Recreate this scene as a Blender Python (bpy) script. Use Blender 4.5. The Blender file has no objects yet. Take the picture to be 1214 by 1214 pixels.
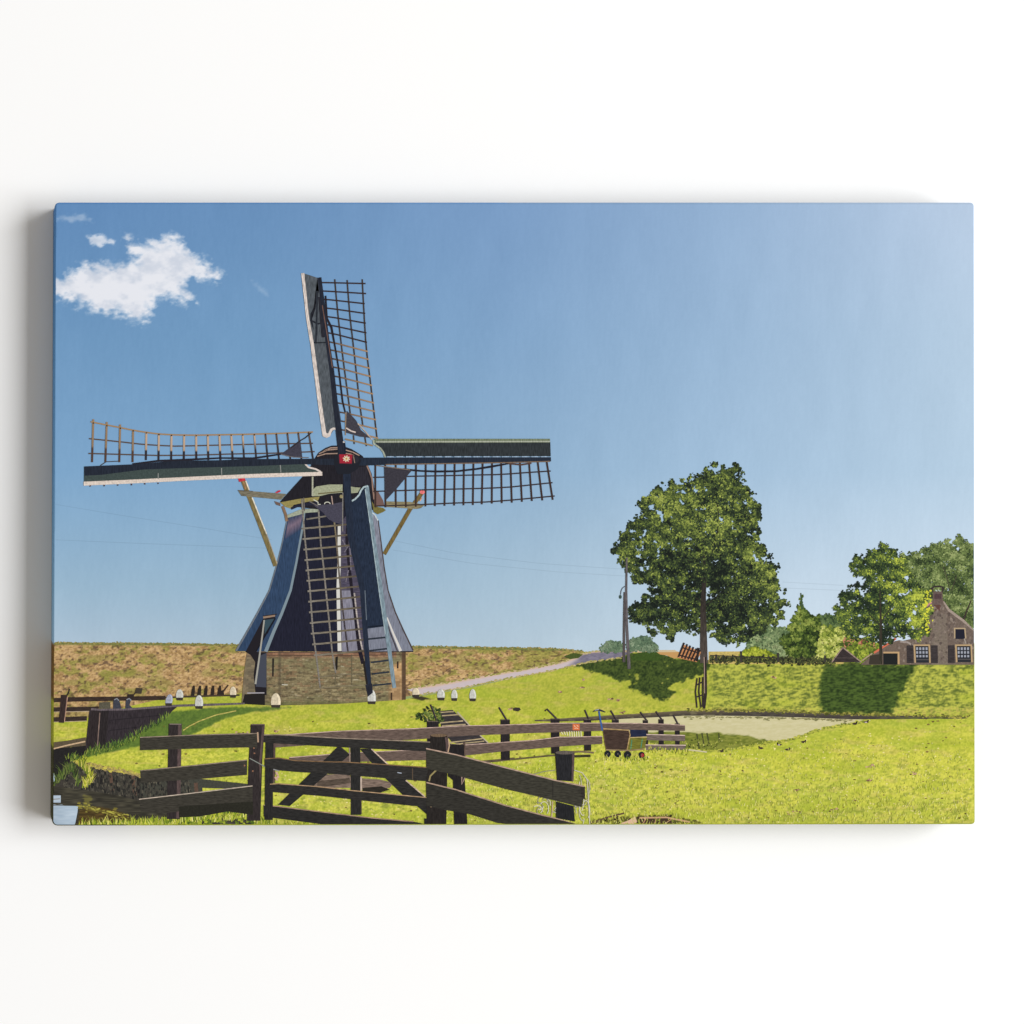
import bpy, math, random
import numpy as np
random.seed(7); RNG = np.random.default_rng(11)
scn = bpy.context.scene
col = scn.collection

# ------------------------------------------------------------------ units
S = 0.9 / 1092.0            # metres per unit of the print's own drawing grid
DEPTH = 0.038               # stretcher bar depth
def X(x): return (x - 607.0) * S
def Z(y): return (607.0 - y) * S

# ------------------------------------------------------------------ camera
D = 2.0
CX = -0.535
cam = bpy.data.cameras.new('camera'); camo = bpy.data.objects.new('camera', cam)
col.objects.link(camo); scn.camera = camo
camo.location = (CX, -D, 0.0); camo.rotation_euler = (math.radians(90), 0, 0)
VW = 1214 * S
cam.sensor_width = 36; cam.lens = 36 * D / VW
cam.shift_x = (0 - CX) / VW
cam.clip_end = 50; cam.clip_start = 0.05

# ------------------------------------------------------------------ light
world = bpy.data.worlds.new('World'); scn.world = world; world.use_nodes = True
bg = world.node_tree.nodes['Background']
bg.inputs[0].default_value = (1.0, 0.93, 0.83, 1); bg.inputs[1].default_value = 0.37
def area(name, loc, target, size, sizey, power, colr):
    l = bpy.data.lights.new(name, 'AREA'); l.shape = 'RECTANGLE'; l.size = size; l.size_y = sizey
    l.energy = power; l.color = colr
    o = bpy.data.objects.new(name, l); col.objects.link(o); o.location = loc
    import mathutils
    d = mathutils.Vector(target) - mathutils.Vector(loc)
    o.rotation_euler = d.to_track_quat('-Z', 'Y').to_euler()
    return o
area('key_softbox', (10.2, -8.6, 0.4), (0, 0, 0), 9.0, 11.5, 2560, (0.965, 0.99, 1.03))
scn.view_settings.view_transform = 'Standard'; scn.view_settings.look = 'None'
scn.view_settings.exposure = 0; scn.view_settings.gamma = 1
K = 1.14                    # light that reaches the print; ink albedo = wanted colour / K

# ------------------------------------------------------------------ helpers
def lin(c):
    c = np.clip(np.asarray(c, float) / 255.0, 0, 1)
    return np.where(c <= 0.04045, c / 12.92, ((c + 0.055) / 1.055) ** 2.4)

def h2(ix, iy, seed):
    n = (ix.astype(np.int64) * 374761393 + iy.astype(np.int64) * 668265263 + seed * 974711) & 0x7fffffff
    n = ((n ^ (n >> 13)) * 1274126177) & 0x7fffffff
    n = (n ^ (n >> 16)) & 0xffff
    return n / 65535.0
def vn(x, y, seed=0):
    x = np.asarray(x, float); y = np.asarray(y, float)
    xi = np.floor(x); yi = np.floor(y); fx = x - xi; fy = y - yi
    fx = fx * fx * (3 - 2 * fx); fy = fy * fy * (3 - 2 * fy)
    a = h2(xi, yi, seed); b = h2(xi + 1, yi, seed); c = h2(xi, yi + 1, seed); d = h2(xi + 1, yi + 1, seed)
    return (a * (1 - fx) + b * fx) * (1 - fy) + (c * (1 - fx) + d * fx) * fy
def fbm(x, y, seed=0, o=4):
    s = 0; a = 0.5; t = 0
    for i in range(o):
        s = s + a * vn(x * 2 ** i + 17.3 * i, y * 2 ** i + 9.1 * i, seed + i); t += a; a *= 0.55
    return s / t
def sst(a, b, v):
    t = np.clip((v - a) / (b - a), 0, 1); return t * t * (3 - 2 * t)
def mix(c1, c2, t):
    t = np.asarray(t)[..., None]
    return np.asarray(c1, float) * (1 - t) + np.asarray(c2, float) * t
def sdf(poly, x, y):            # > 0 inside
    x = np.asarray(x, float); y = np.asarray(y, float)
    d = np.full(x.shape, 1e9); ins = np.zeros(x.shape, bool); n = len(poly)
    for i in range(n):
        ax, ay = poly[i]; bx, by = poly[(i + 1) % n]
        ex, ey = bx - ax, by - ay; wx, wy = x - ax, y - ay
        t = np.clip((wx * ex + wy * ey) / (ex * ex + ey * ey + 1e-12), 0, 1)
        d = np.minimum(d, np.hypot(wx - ex * t, wy - ey * t))
        c = ((ay > y) != (by > y)) & (x < (bx - ax) * (y - ay) / ((by - ay) if by != ay else 1e-9) + ax)
        ins ^= c
    return np.where(ins, d, -d)
def curve(pts):
    xs = np.array([p[0] for p in pts], float); ys = np.array([p[1] for p in pts], float)
    return lambda x: np.interp(x, xs, ys)

# outline of the printed front (inside the rolled edge)
def Lf(y): return 66.6 - (y - 240) / 738.0 * 3.4
def Rt(y): return 1153.8 + (y - 240) / 738.0 * 1.0
def Tp(x): return 241.3 + 0 * x
def Bt(x): return 977.6 - (x - 62) / 1094.0 * 1.7
def clampc(x, y):
    y = np.minimum(np.maximum(y, Tp(x)), Bt(x)); x = np.minimum(np.maximum(x, Lf(y)), Rt(y))
    for sx, sy, r in ((-1, -1, 3.4), (1, -1, 3), (-1, 1, 5), (1, 1, 2.6)):
        ex = Lf(y) if sx < 0 else Rt(y); ey = Tp(x) if sy < 0 else Bt(x)
        cx = ex - sx * r; cy = ey - sy * r
        dx = (x - cx) * sx; dy = (y - cy) * sy
        m = (dx > 0) & (dy > 0); q = np.hypot(dx, dy); m &= q > r
        f = np.where(m, r / np.maximum(q, 1e-6), 1)
        x = np.where(m, cx + (x - cx) * f, x); y = np.where(m, cy + (y - cy) * f, y)
    return x, y

# ------------------------------------------------------------------ materials
MATS = {}
def material(name, sx=0.0, sy=0.0, amp=0.0, rough=0.85, weave=0.15):
    m = bpy.data.materials.new(name); m.use_nodes = True; nt = m.node_tree; N = nt.nodes; Lk = nt.links
    b = N['Principled BSDF']; b.inputs['Roughness'].default_value = rough
    b.inputs['Specular IOR Level'].default_value = 0.06
    at = N.new('ShaderNodeAttribute'); at.attribute_name = 'ink'
    tc = N.new('ShaderNodeTexCoord'); src = at.outputs['Color']
    if amp > 0:
        mp = N.new('ShaderNodeMapping'); mp.inputs['Scale'].default_value = (1 / (sx * S), 1, 1 / (sy * S))
        Lk.new(tc.outputs['Object'], mp.inputs['Vector'])
        nz = N.new('ShaderNodeTexNoise'); nz.inputs['Scale'].default_value = 1; nz.inputs['Detail'].default_value = 3
        Lk.new(mp.outputs['Vector'], nz.inputs['Vector'])
        mr = N.new('ShaderNodeMapRange'); mr.inputs['From Min'].default_value = 0.3; mr.inputs['From Max'].default_value = 0.7
        mr.inputs['To Min'].default_value = 1 - amp; mr.inputs['To Max'].default_value = 1 + amp
        Lk.new(nz.outputs['Fac'], mr.inputs['Value'])
        vm = N.new('ShaderNodeVectorMath'); vm.operation = 'SCALE'
        Lk.new(src, vm.inputs[0]); Lk.new(mr.outputs['Result'], vm.inputs['Scale']); src = vm.outputs['Vector']
    Lk.new(src, b.inputs['Base Color'])
    if weave > 0:
        mp = N.new('ShaderNodeMapping'); mp.inputs['Scale'].default_value = (1 / (2.2 * S), 1, 1 / (5.0 * S))
        Lk.new(tc.outputs['Object'], mp.inputs['Vector'])
        nz = N.new('ShaderNodeTexNoise'); nz.inputs['Scale'].default_value = 1; nz.inputs['Detail'].default_value = 2
        Lk.new(mp.outputs['Vector'], nz.inputs['Vector'])
        bp = N.new('ShaderNodeBump'); bp.inputs['Strength'].default_value = weave; bp.inputs['Distance'].default_value = 0.00006
        Lk.new(nz.outputs['Fac'], bp.inputs['Height']); Lk.new(bp.outputs['Normal'], b.inputs['Normal'])
    MATS[name] = m; return m
material('printed_ink')
material('printed_sky_ink')
material('printed_wood_ink', 7, 1.3, 0.42)
material('printed_post_ink', 1.3, 7, 0.40)
material('printed_slate_ink', 1.3, 9, 0.30)
material('printed_mottle_ink', 2.2, 2.2, 0.22)
wallm = bpy.data.materials.new('white_wall_paint'); wallm.use_nodes = True
_n = wallm.node_tree; _b = _n.nodes['Principled BSDF']
_b.inputs['Base Color'].default_value = (0.90, 0.898, 0.89, 1); _b.inputs['Roughness'].default_value = 0.9
_b.inputs['Specular IOR Level'].default_value = 0.1
_t = _n.nodes.new('ShaderNodeTexNoise'); _t.inputs['Scale'].default_value = 420; _t.inputs['Detail'].default_value = 4
_c = _n.nodes.new('ShaderNodeTexCoord'); _n.links.new(_c.outputs['Object'], _t.inputs['Vector'])
_p = _n.nodes.new('ShaderNodeBump'); _p.inputs['Strength'].default_value = 0.05; _p.inputs['Distance'].default_value = 0.0002
_n.links.new(_t.outputs['Fac'], _p.inputs['Height']); _n.links.new(_p.outputs['Normal'], _b.inputs['Normal'])
barm = bpy.data.materials.new('pine_bar'); barm.use_nodes = True
_b = barm.node_tree.nodes['Principled BSDF']; _b.inputs['Base Color'].default_value = (0.55, 0.38, 0.22, 1)

# ------------------------------------------------------------------ wall
def box(name, x0, x1, y0, y1, z0, z1, mat, parent=None):
    v = [(x, y, z) for x in (x0, x1) for y in (y0, y1) for z in (z0, z1)]
    f = [(0, 1, 3, 2), (4, 6, 7, 5), (0, 4, 5, 1), (2, 3, 7, 6), (0, 2, 6, 4), (1, 5, 7, 3)]
    me = bpy.data.meshes.new(name); me.from_pydata(v, [], f); me.materials.append(mat); me.update()
    o = bpy.data.objects.new(name, me); col.objects.link(o)
    if parent: o.parent = parent
    return o
w = box('wall', -3, 3, DEPTH + 0.0006, DEPTH + 0.1, -2, 2, wallm); w['kind'] = 'structure'

root = bpy.data.objects.new('canvas_print', None); col.objects.link(root)
root['label'] = 'frameless stretched canvas print of a dark windmill in a green field, hung on white wall'
root['category'] = 'canvas print'

# ------------------------------------------------------------------ print builder
STEP = 1.0e-6
class Part:
    zz = 0.0
    def __init__(s, name, parent=None, mat='printed_ink', label=None):
        s.name = name; s.parent = parent or root; s.mat = mat; s.label = label
        s.V = []; s.C = []; s.L = []; s.T = []; s.n = 0; s.obj = None
    def _push(s, xy, c, loops, tot, dz=None, bump=True):
        xy = np.asarray(xy, float); x, y = clampc(xy[:, 0], xy[:, 1])
        z = np.full(len(x), Part.zz) if dz is None else Part.zz + dz
        s.V.append(np.stack([X(x), -z, Z(y)], 1)); c = np.asarray(c, float)
        if c.ndim == 1: c = np.tile(c, (len(x), 1))
        s.C.append(np.clip(lin(c) / K, 0, 0.95)); s.L.append(np.asarray(loops) + s.n); s.T.append(np.asarray(tot)); s.n += len(x)
        if bump: Part.zz += STEP
        return s
    def poly(s, pts, c):
        pts = [tuple(p) for p in pts]
        a = sum(pts[i][0] * pts[(i + 1) % len(pts)][1] - pts[(i + 1) % len(pts)][0] * pts[i][1] for i in range(len(pts)))
        idx = list(range(len(pts)))
        if a > 0: idx = idx[::-1]
        return s._push(pts, c, idx, [len(pts)])
    def lines(s, Ls, w, c):             # several strokes on one level; Ls = list of point lists
        for L in Ls: s._stroke(L, w, c)
        Part.zz += STEP; return s
    def line(s, L, w, c): s._stroke(L, w, c); Part.zz += STEP; return s
    def _stroke(s, L, w, c):
        L = np.asarray(L, float); n = len(L); w = np.broadcast_to(np.asarray(w, float), (n,)) / 2
        t = np.gradient(L, axis=0); t /= np.maximum(np.hypot(t[:, 0], t[:, 1]), 1e-9)[:, None]
        nn = np.stack([-t[:, 1], t[:, 0]], 1)
        v = np.concatenate([L + nn * w[:, None], L - nn * w[:, None]])
        lo = []
        for i in range(n - 1): lo += [i, i + 1, n + i + 1, n + i]
        c = np.asarray(c, float)
        if c.ndim == 2: c = np.concatenate([c, c])
        s._push(v, c, lo, [4] * (n - 1), bump=False)
    def ell(s, cx, cy, rx, ry, c, n=14, rot=0):
        a = np.linspace(0, 2 * np.pi, n, endpoint=False); u = rx * np.cos(a); v = ry * np.sin(a)
        return s.poly(list(zip(cx + u * math.cos(rot) - v * math.sin(rot), cy + u * math.sin(rot) + v * math.cos(rot))), c)
    def dabs(s, x, y, size, c, asp=1.0, ang=None, k=5, thick=6e-6):
        x = np.asarray(x, float); n = len(x)
        if n == 0: return s
        size = np.broadcast_to(size, (n,)); asp = np.broadcast_to(asp, (n,))
        ang = RNG.uniform(0, 6.28, n) if ang is None else np.broadcast_to(ang, (n,))
        a = np.linspace(0, 2 * np.pi, k, endpoint=False)[None, :] + RNG.uniform(-.3, .3, (n, k))
        r = size[:, None] * RNG.uniform(.75, 1.15, (n, k))
        u = r * np.cos(a) * asp[:, None]; v = r * np.sin(a)
        px = x[:, None] + u * np.cos(ang)[:, None] - v * np.sin(ang)[:, None]
        py = np.asarray(y)[:, None] + u * np.sin(ang)[:, None] + v * np.cos(ang)[:, None]
        xy = np.stack([px.ravel(), py.ravel()], 1); cc = np.repeat(np.asarray(c, float), k, 0) if np.ndim(c) == 2 else c
        dz = np.repeat(np.linspace(0, thick, n), k)
        s._push(xy, cc, np.arange(n * k).reshape(n, k)[:, ::-1].ravel(), [k] * n, dz=dz, bump=False)
        Part.zz += thick + STEP; return s
    def band(s, x0, x1, top, bot, colf, step=1.0, mask=None):
        nx = int(round((x1 - x0) / step)) + 1; xs = np.linspace(x0, x1, nx)
        t = top(xs); b = np.maximum(bot(xs), t); ny = max(2, int(round((b - t).max() / step)) + 1)
        v = np.linspace(0, 1, ny)[:, None]; gx = np.tile(xs, (ny, 1)); gy = t + (b - t) * v
        c = colf(gx, gy); i = np.arange(nx * ny).reshape(ny, nx)
        q = np.stack([i[:-1, :-1], i[:-1, 1:], i[1:, 1:], i[1:, :-1]], -1)
        if mask is not None:
            mm = mask(gx, gy); q = q[(mm[:-1, :-1] | mm[:-1, 1:] | mm[1:, 1:] | mm[1:, :-1])]
        q = q.reshape(-1, 4)[:, ::-1]
        return s._push(np.stack([gx.ravel(), gy.ravel()], 1), c.reshape(-1, 3), q.ravel(), [4] * len(q))
    def build(s):
        V = np.concatenate(s.V); C = np.concatenate(s.C); L = np.concatenate(s.L); T = np.concatenate(s.T)
        me = bpy.data.meshes.new(s.name); me.vertices.add(len(V)); me.vertices.foreach_set('co', V.ravel())
        me.loops.add(len(L)); me.loops.foreach_set('vertex_index', L.astype(np.int32))
        me.polygons.add(len(T)); st = np.concatenate([[0], np.cumsum(T)[:-1]])
        me.polygons.foreach_set('loop_start', st.astype(np.int32)); me.polygons.foreach_set('loop_total', T.astype(np.int32))
        a = me.attributes.new('ink', 'FLOAT_COLOR', 'POINT')
        a.data.foreach_set('color', np.concatenate([C, np.ones((len(C), 1))], 1).ravel())
        me.materials.append(MATS[s.mat]); me.update(); me.validate()
        o = bpy.data.objects.new(s.name, me); col.objects.link(o); o.parent = s.parent
        if s.label: o['label'] = s.label
        s.obj = o; return o
def level(v): Part.zz = v * 0.35e-5

# ------------------------------------------------------------------ colour fields of the print
GX = np.array([62, 330, 600, 870, 1156.]); GY = np.array([240, 400, 560, 700, 790.])
GC = np.array([
 [(96,140,190),(106,147,193),(120,156,199),(147,177,211),(182,202,226)],
 [(110,154,197),(114,157,198),(128,165,203),(151,182,213),(177,201,223)],
 [(124,167,206),(124,165,202),(138,173,204),(159,189,216),(176,201,222)],
 [(152,184,208),(150,181,204),(162,189,209),(186,207,224),(198,215,230)],
 [(178,197,214),(176,196,211),(178,198,212),(198,214,226),(208,221,232)]], float)
def skyc(x, y):
    fx = np.clip(np.interp(x, GX, np.arange(5)), 0, 3.999); fy = np.clip(np.interp(y, GY, np.arange(5)), 0, 3.999)
    i = fx.astype(int); j = fy.astype(int); u = (fx - i)[..., None]; v = (fy - j)[..., None]
    c = (GC[j, i] * (1 - u) + GC[j, i + 1] * u) * (1 - v) + (GC[j + 1, i] * (1 - u) + GC[j + 1, i + 1] * u) * v
    st = (vn(x / 2.0, y / 11.0, 3) - .5) * 2.6 + (vn(x / 22, y / 60, 5) - .5) * 4 + (vn(x / 1.2, y / 1.5, 6) - .5) * 2.5
    c = c * .96 + (c @ np.array([.3, .5, .2]))[..., None] * .04 + 1.5 + (sst(380, 700, y) * 3.5)[..., None]
    return c + st[..., None]

# ------------------------------------------------------------------ stretched canvas body
def edgecol(x, y):
    lft = (x < 600)[..., None]; c = skyc(x, y) * np.where(lft, np.array([.86, .96, 1.03]), 1.0)
    n = fbm(x / 6, y / 4, 9)
    e = mix((150, 105, 60), (90, 75, 35), n); g = mix((178, 180, 60), (150, 158, 50), n); e = np.where(lft, e, mix((140, 140, 60), (120, 128, 60), n)); d = mix((60, 55, 48), (90, 95, 50), n)
    c = mix(c, e, sst(761, 765, y)); c = mix(c, mix(g, d, sst(884, 888, y) * (x < 150)), sst(826, 832, y) * (x < 600) + sst(788, 790, y) * (x >= 600)); return c
def make_canvas():
    xs = np.linspace(50, 1170, 500); ys = np.linspace(230, 990, 380)
    bx = np.concatenate([xs, np.full(380, 1170.), xs[::-1], np.full(380, 50.)])
    by = np.concatenate([np.full(500, 230.), ys, np.full(500, 990.), ys[::-1]])
    x, y = clampc(bx, by); keep = np.r_[True, np.hypot(np.diff(x), np.diff(y)) > .02]; x = x[keep]; y = y[keep]
    cx, cy = 608., 609.; n = len(x)
    tx = np.roll(x, -1) - np.roll(x, 1); ty = np.roll(y, -1) - np.roll(y, 1); q = np.hypot(tx, ty) + 1e-9
    nx, ny = ty / q, -tx / q
    rings = [(0, 1.5e-5), (.75, 0.0003), (1.25, 0.0009), (1.45, 0.002), (1.45, DEPTH)]
    V = []; C = []
    for e, d in rings:
        V.append(np.stack([X(x + nx * e), np.full(n, d), Z(y + ny * e)], 1)); C.append(mix(edgecol(x, y), (150, 150, 148), (.6 if d > .001 else 0.) * (np.abs(ny) > .5)))
    V = np.concatenate(V); C = lin(np.concatenate(C)) / K
    F = []
    for r in range(len(rings) - 1):
        for i in range(n):
            j = (i + 1) % n; F.append((r * n + i, (r + 1) * n + i, (r + 1) * n + j, r * n + j))
    F.append(tuple(range(n))); F.append(tuple(range((len(rings) - 1) * n, len(rings) * n))[::-1])
    me = bpy.data.meshes.new('canvas_wrap'); me.from_pydata(V.tolist(), [], F)
    a = me.attributes.new('ink', 'FLOAT_COLOR', 'POINT'); a.data.foreach_set('color', np.concatenate([C, np.ones((len(C), 1))], 1).ravel())
    me.materials.append(MATS['printed_ink']); me.update()
    o = bpy.data.objects.new('canvas_wrap', me); col.objects.link(o); o.parent = root
make_canvas()

# ------------------------------------------------------------------ SKY
level(0)
flat = lambda v: (lambda x: np.full_like(np.asarray(x, float), v))
p = Part('sky', mat='printed_sky_ink'); p.band(60, 1158, flat(238), flat(800), skyc, 1.6); sky = p.build()
CL1 = [(60,332),(66,328),(80,322),(95,315),(105,311),(125,312),(150,312),(158,305),(152,297),(146,287),(150,282),(160,284),(172,283),(185,284),(195,281),(205,277),(218,282),(220,292),(232,300),(245,310),(258,320),(265,331),(258,334),(240,332),(228,333),(222,340),(228,350),(232,358),(215,357),(190,354),(185,362),(183,370),(178,382),(165,381),(150,378),(135,372),(115,370),(95,362),(75,355),(60,353)]
CL2 = [(102,280),(112,278),(120,280),(138,286),(137,293),(125,290),(117,295),(105,286)]
CL3 = [(66,257),(80,255),(100,253),(106,258),(112,265),(100,262),(85,264),(68,261)]
CL4 = [(298,333),(306,338),(316,346),(318,352),(308,345)]
def cloudden(x, y):
    wx = (fbm(x / 9, y / 9, 21) - .5) * 16; wy = (fbm(x / 9, y / 9, 27) - .5) * 12
    f = (fbm(x / 6, y / 3.6, 31, 5) - .5)
    d1 = sst(-6.5, 10.0, sdf(CL1, x + wx * .8, y + wy * .8) + f * 16)
    holes = sst(.50, .78, fbm(x / 14 - y / 40, y / 9, 44)) * .7 * sst(18, 2, sdf(CL1, x, y))
    d2 = sst(-2, 4, sdf(CL2, x + wx * .3, y + wy * .3) + f * 10) * .8
    d3 = sst(-3, 5, sdf(CL3, x + wx * .3, y + wy * .3) + f * 9) * .36
    d4 = sst(-3, 4, sdf(CL4, x, y) + f * 5) * .22
    return np.clip(d1 - holes, 0, 1) * .96 + d2 + d3 + d4
def cloudc(x, y):
    d = np.clip(cloudden(x, y), 0, 1)
    sh = fbm(x / 16 + 3, y / 11, 51, 4); w = mix((214, 220, 232), (240, 241, 247), sst(.22, .6, sh))
    return mix(skyc(x, y), w, d)
p = Part('cloud', mat='printed_sky_ink', label='white printed cloud at the upper left of the sky')
p.band(60, 330, flat(246), flat(396), cloudc, 1.0, mask=lambda x, y: cloudden(x, y) > .015); p.build()
# faint overhead lines
for L in ([(462,640),(540,656),(640,668),(742,675)], [(466,652),(560,668),(660,678),(742,683)],
          [(66,598),(150,612),(240,626),(322,640)], [(66,640),(160,644),(322,650)], [(744,677),(760,679)], [(928,690),(1000,694)], [(928,697),(1000,700)]):
    p = Part('overhead_wire', mat='printed_sky_ink'); L = np.array(L, float); t = np.linspace(0, len(L) - 1, 24)
    P_ = np.stack([np.interp(t, range(len(L)), L[:, 0]), np.interp(t, range(len(L)), L[:, 1])], 1)
    p._stroke(P_, .9, skyc(P_[:, 0], P_[:, 1]) * .945); p.build()
Part.zz += STEP

# ------------------------------------------------------------------ GROUND
def speck(x, y, sx, sy, seed): return vn(x / sx, y / sy, seed)
def dikec(x, y):
    a = fbm(x / 4.5, y / 2.6, 61, 3); b = fbm(x / 14, y / 7, 65, 3); h = speck(x, y, 1.5, 1.1, 67)
    c = mix((152, 118, 76), (218, 182, 128), sst(.3, .68, a * .6 + h * .4))
    c = mix(c, (204, 166, 126), sst(.5, .8, speck(x, y, 2.6, 1.6, 72)) * .5)
    g = mix((104, 112, 44), (168, 168, 72), h)
    right = sst(490, 620, x) * .14
    c = mix(c, (236, 200, 160), sst(.72, .95, speck(x, y, 1.8, 1.2, 74)) * .6); c = mix(c, (110, 80, 58), sst(.75, .97, speck(x, y, 2.0, 1.2, 76)) * .55)
    c = mix(c, g, sst(.53 - right, .66 - right, b * .72 + a * .28) * .75)
    c = mix(c, mix((106, 116, 52), (140, 142, 58), h), sst(.58 - right, .7 - right, fbm(x / 26, y / 10, 88, 2)) * .45)
    c = mix(c, mix((178, 150, 98), (206, 178, 124), h), np.full(x.shape, .22)); c = mix(c, (82, 62, 52), sst(.665, .76, speck(x, y, 3.6, 2.0, 69)) * .7 * sst(.3, .7, h + .1))
    top = np.where(x < 400, 762.5 + (x - 62) * .006, 766.5 + (x - 488) * .018)
    c = mix(c, (112, 122, 66), sst(3.0, .4, y - top)); return c
dt = curve([(60, 761.8), (180, 762.6), (290, 764.4), (480, 766.2), (600, 767.6), (660, 768.8), (688, 771.2), (692, 773)])
p = Part('dike', mat='printed_ink', label='tan printed earth bank with green tufts behind the windmill'); n = 1500; fx = RNG.uniform(62, 692, n); n2 = n
p.band(60, 692, dt, curve([(60, 856), (286, 840), (480, 826), (560, 812), (640, 797), (692, 776)]), dikec, 1.0); p.dabs(fx, dt(fx) + RNG.normal(.2, .5, n2), RNG.uniform(.4, 1.0, n2), mix((100, 108, 58), (176, 156, 96), RNG.uniform(0, 1, n2)), asp=1.6, ang=0.); p.build()

TSH = [(680,789),(700,779),(712,776),(735,774.5),(780,773),(800,779),(830,779),(850,779),(838,794),(832,800),(822,803),(806,808),(795,811),(790,816),(800,821),(794,826),(782,832),(774,827),(766,823),(752,818),(745,813),(756,811),(744,806),(728,806),(722,803),(712,799),(702,796)]  # big tree's cast shadow, printed as part of the lawn colour
RSH = [(974,789),(1000,787),(1045,786),(1084,788),(1080,800),(1074,812),(1066,826),(1060,838),(1056,846),(1010,847),(975,845),(970,822),(974,805)]  # shadow on the right bank, mixed into the lawn colour
LSH = [(186,848),(205,843),(250,839.5),(290,838),(322,838.5),(345,838.5),(322,842),(300,844.5),(280,848),(262,854),(248,861),(232,869),(212,875),(190,879),(166,884),(140,890),(105,897),(98,889),(130,880),(160,866)]  # shadowed grass at left, darkened in the lawn colour
MSH = [(478,826),(478,816),(490,819),(502,826),(512,829),(500,830)]
PSH = [(62,857),(80,857),(76,866)]
def lawnc(x, y):
    far = sst(905, 810, y)
    h1 = speck(x, y, 1.25, 1.6, 71); h2_ = speck(x, y, 2.4, 1.3, 73); v1 = speck(x, y, 1.1, 5.0, 75)
    b = fbm(x / 30, y / 13, 77, 4); m = fbm(x / 7, y / 3.6, 79, 3)
    t = h1 * .42 + np.where(y > 900, v1, h2_) * .3 + m * .4
    c = mix((158, 170, 40), (226, 222, 86), sst(.24, .84, t))
    rgt = sst(700, 900, x) * sst(850, 880, y)
    c = mix(c, (214, 208, 70), rgt * .32)
    c = mix(c, mix((128, 142, 46), (182, 180, 62), t), far * .72)
    c = mix(c, mix((124, 150, 40), (176, 190, 62), t), sst(.50, .70, b) * .45)
    c = mix(c, mix((180, 160, 84), (216, 192, 122), h1), sst(.55, .72, fbm(x / 17, y / 5, 83, 3)) * .42)
    c = mix(c, (232, 228, 128), sst(.72, .95, speck(x, y, 2.6, 1.0, 181)) * .35 * sst(870, 930, y)); c = mix(c, (132, 146, 46), sst(.66, .92, speck(x, y, 3.8, 1.3, 183)) * .34)
    c = mix(c, (92, 110, 30), sst(.60, .74, fbm(x / 5.5, y / 2.6, 85, 2)) * .5 * sst(820, 960, y))
    # bottom strip darker tussocks
    c = mix(c, mix((92, 112, 28), (190, 190, 60), h1), sst(955, 975, y) * .35 * sst(.45, .6, m + .05))
    # slope of the right bank
    rs = sst(835, 850, x) * sst(850, 845, y + (x - 1000) * .0)
    cl = fbm(x / 8, y / 4, 91, 3)
    hs = speck(x, y, 3.4, 1.2, 191); hb = speck(x, y, 7, 2.2, 193)
    rc = mix((56, 74, 28), (188, 190, 74), sst(.27, .66, cl * .30 + hb * .22 + hs * .28 + h1 * .20)); c = mix(c, rc, rs * .85)
    c = mix(c, (206, 178, 96), rs * sst(836, 842, y) * sst(.4, .7, h2_) * .5)
    jit = (fbm(x / 5, y / 4, 93, 3) - .5) * 9
    dk = mix((40, 54, 28), (80, 96, 44), sst(.25, .8, t))
    c = mix(c, (206, 200, 116), np.full(x.shape, .12) + sst(870, 930, y) * .08) + 4
    c = mix(c, mix((150, 166, 44), (188, 196, 66), h1), sst(.5, .75, fbm(x / 46 + 5, y / 14, 197, 3)) * .55)
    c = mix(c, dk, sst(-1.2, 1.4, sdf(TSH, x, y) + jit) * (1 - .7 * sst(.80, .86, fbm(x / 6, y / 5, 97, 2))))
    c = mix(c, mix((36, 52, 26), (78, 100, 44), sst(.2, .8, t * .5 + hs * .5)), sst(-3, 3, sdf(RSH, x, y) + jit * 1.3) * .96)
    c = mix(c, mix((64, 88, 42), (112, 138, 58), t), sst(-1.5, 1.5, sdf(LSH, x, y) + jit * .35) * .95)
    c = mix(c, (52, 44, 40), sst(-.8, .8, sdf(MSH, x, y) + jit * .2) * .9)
    c = mix(c, (78, 84, 44), sst(4, 0, np.abs(y - 784.5 - (x > 1000) * 1.5)) * sst(845, 870, x) * .45)
    return c
lt = curve([(60,856),(100,852),(150,838),(190,829),(215,826.5),(287,822),(330,833),(480,829),(497,826),(560,815),(600,806),(640,798),(690,784),(720,778),(736,774),(745,772),(770,772),(800,780),(850,783),(920,784.5),(1000,785),(1158,786)])
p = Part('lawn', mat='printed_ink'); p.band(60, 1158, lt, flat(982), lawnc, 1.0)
# flecks, daisies and dead leaves
n = 900; fx = RNG.uniform(330, 1150, n); fy = 858 + 118 * RNG.uniform(0, 1, n) ** .8
p.dabs(fx, fy, RNG.uniform(.5, 1.0, n), mix((208, 196, 120), (240, 226, 150), RNG.uniform(0, 1, n)), asp=1.5, ang=0.)
n = 260; fx = RNG.uniform(160, 1150, n); fy = 850 + 126 * RNG.uniform(0, 1, n)
p.dabs(fx, fy, RNG.uniform(.6, 1.2, n), mix((96, 88, 40), (140, 120, 66), RNG.uniform(0, 1, n)), asp=1.8, ang=0.)
for bx, by, r in ((1032,908,6),(1083,917,4),(1031,925,3),(943,937,5),(940,962,9),(605,841,3),(289,869,4),(303,865,3),(327,867,3),(738,845,2),(692,806,2),(690,815,1.6),(664,820,1.6),(724,829,2.4),(733,830,1.6),(917,803,3),(986,960,5)):
    m = 10; p.dabs(bx + RNG.normal(0, r * .6, m), by + RNG.normal(0, r * .22, m), RNG.uniform(.5, 1.2, m), mix((92, 66, 48), (226, 186, 150), RNG.uniform(0, 1, m)), asp=1.6, ang=0., thick=2e-6)
lawn = p.build()

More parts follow.
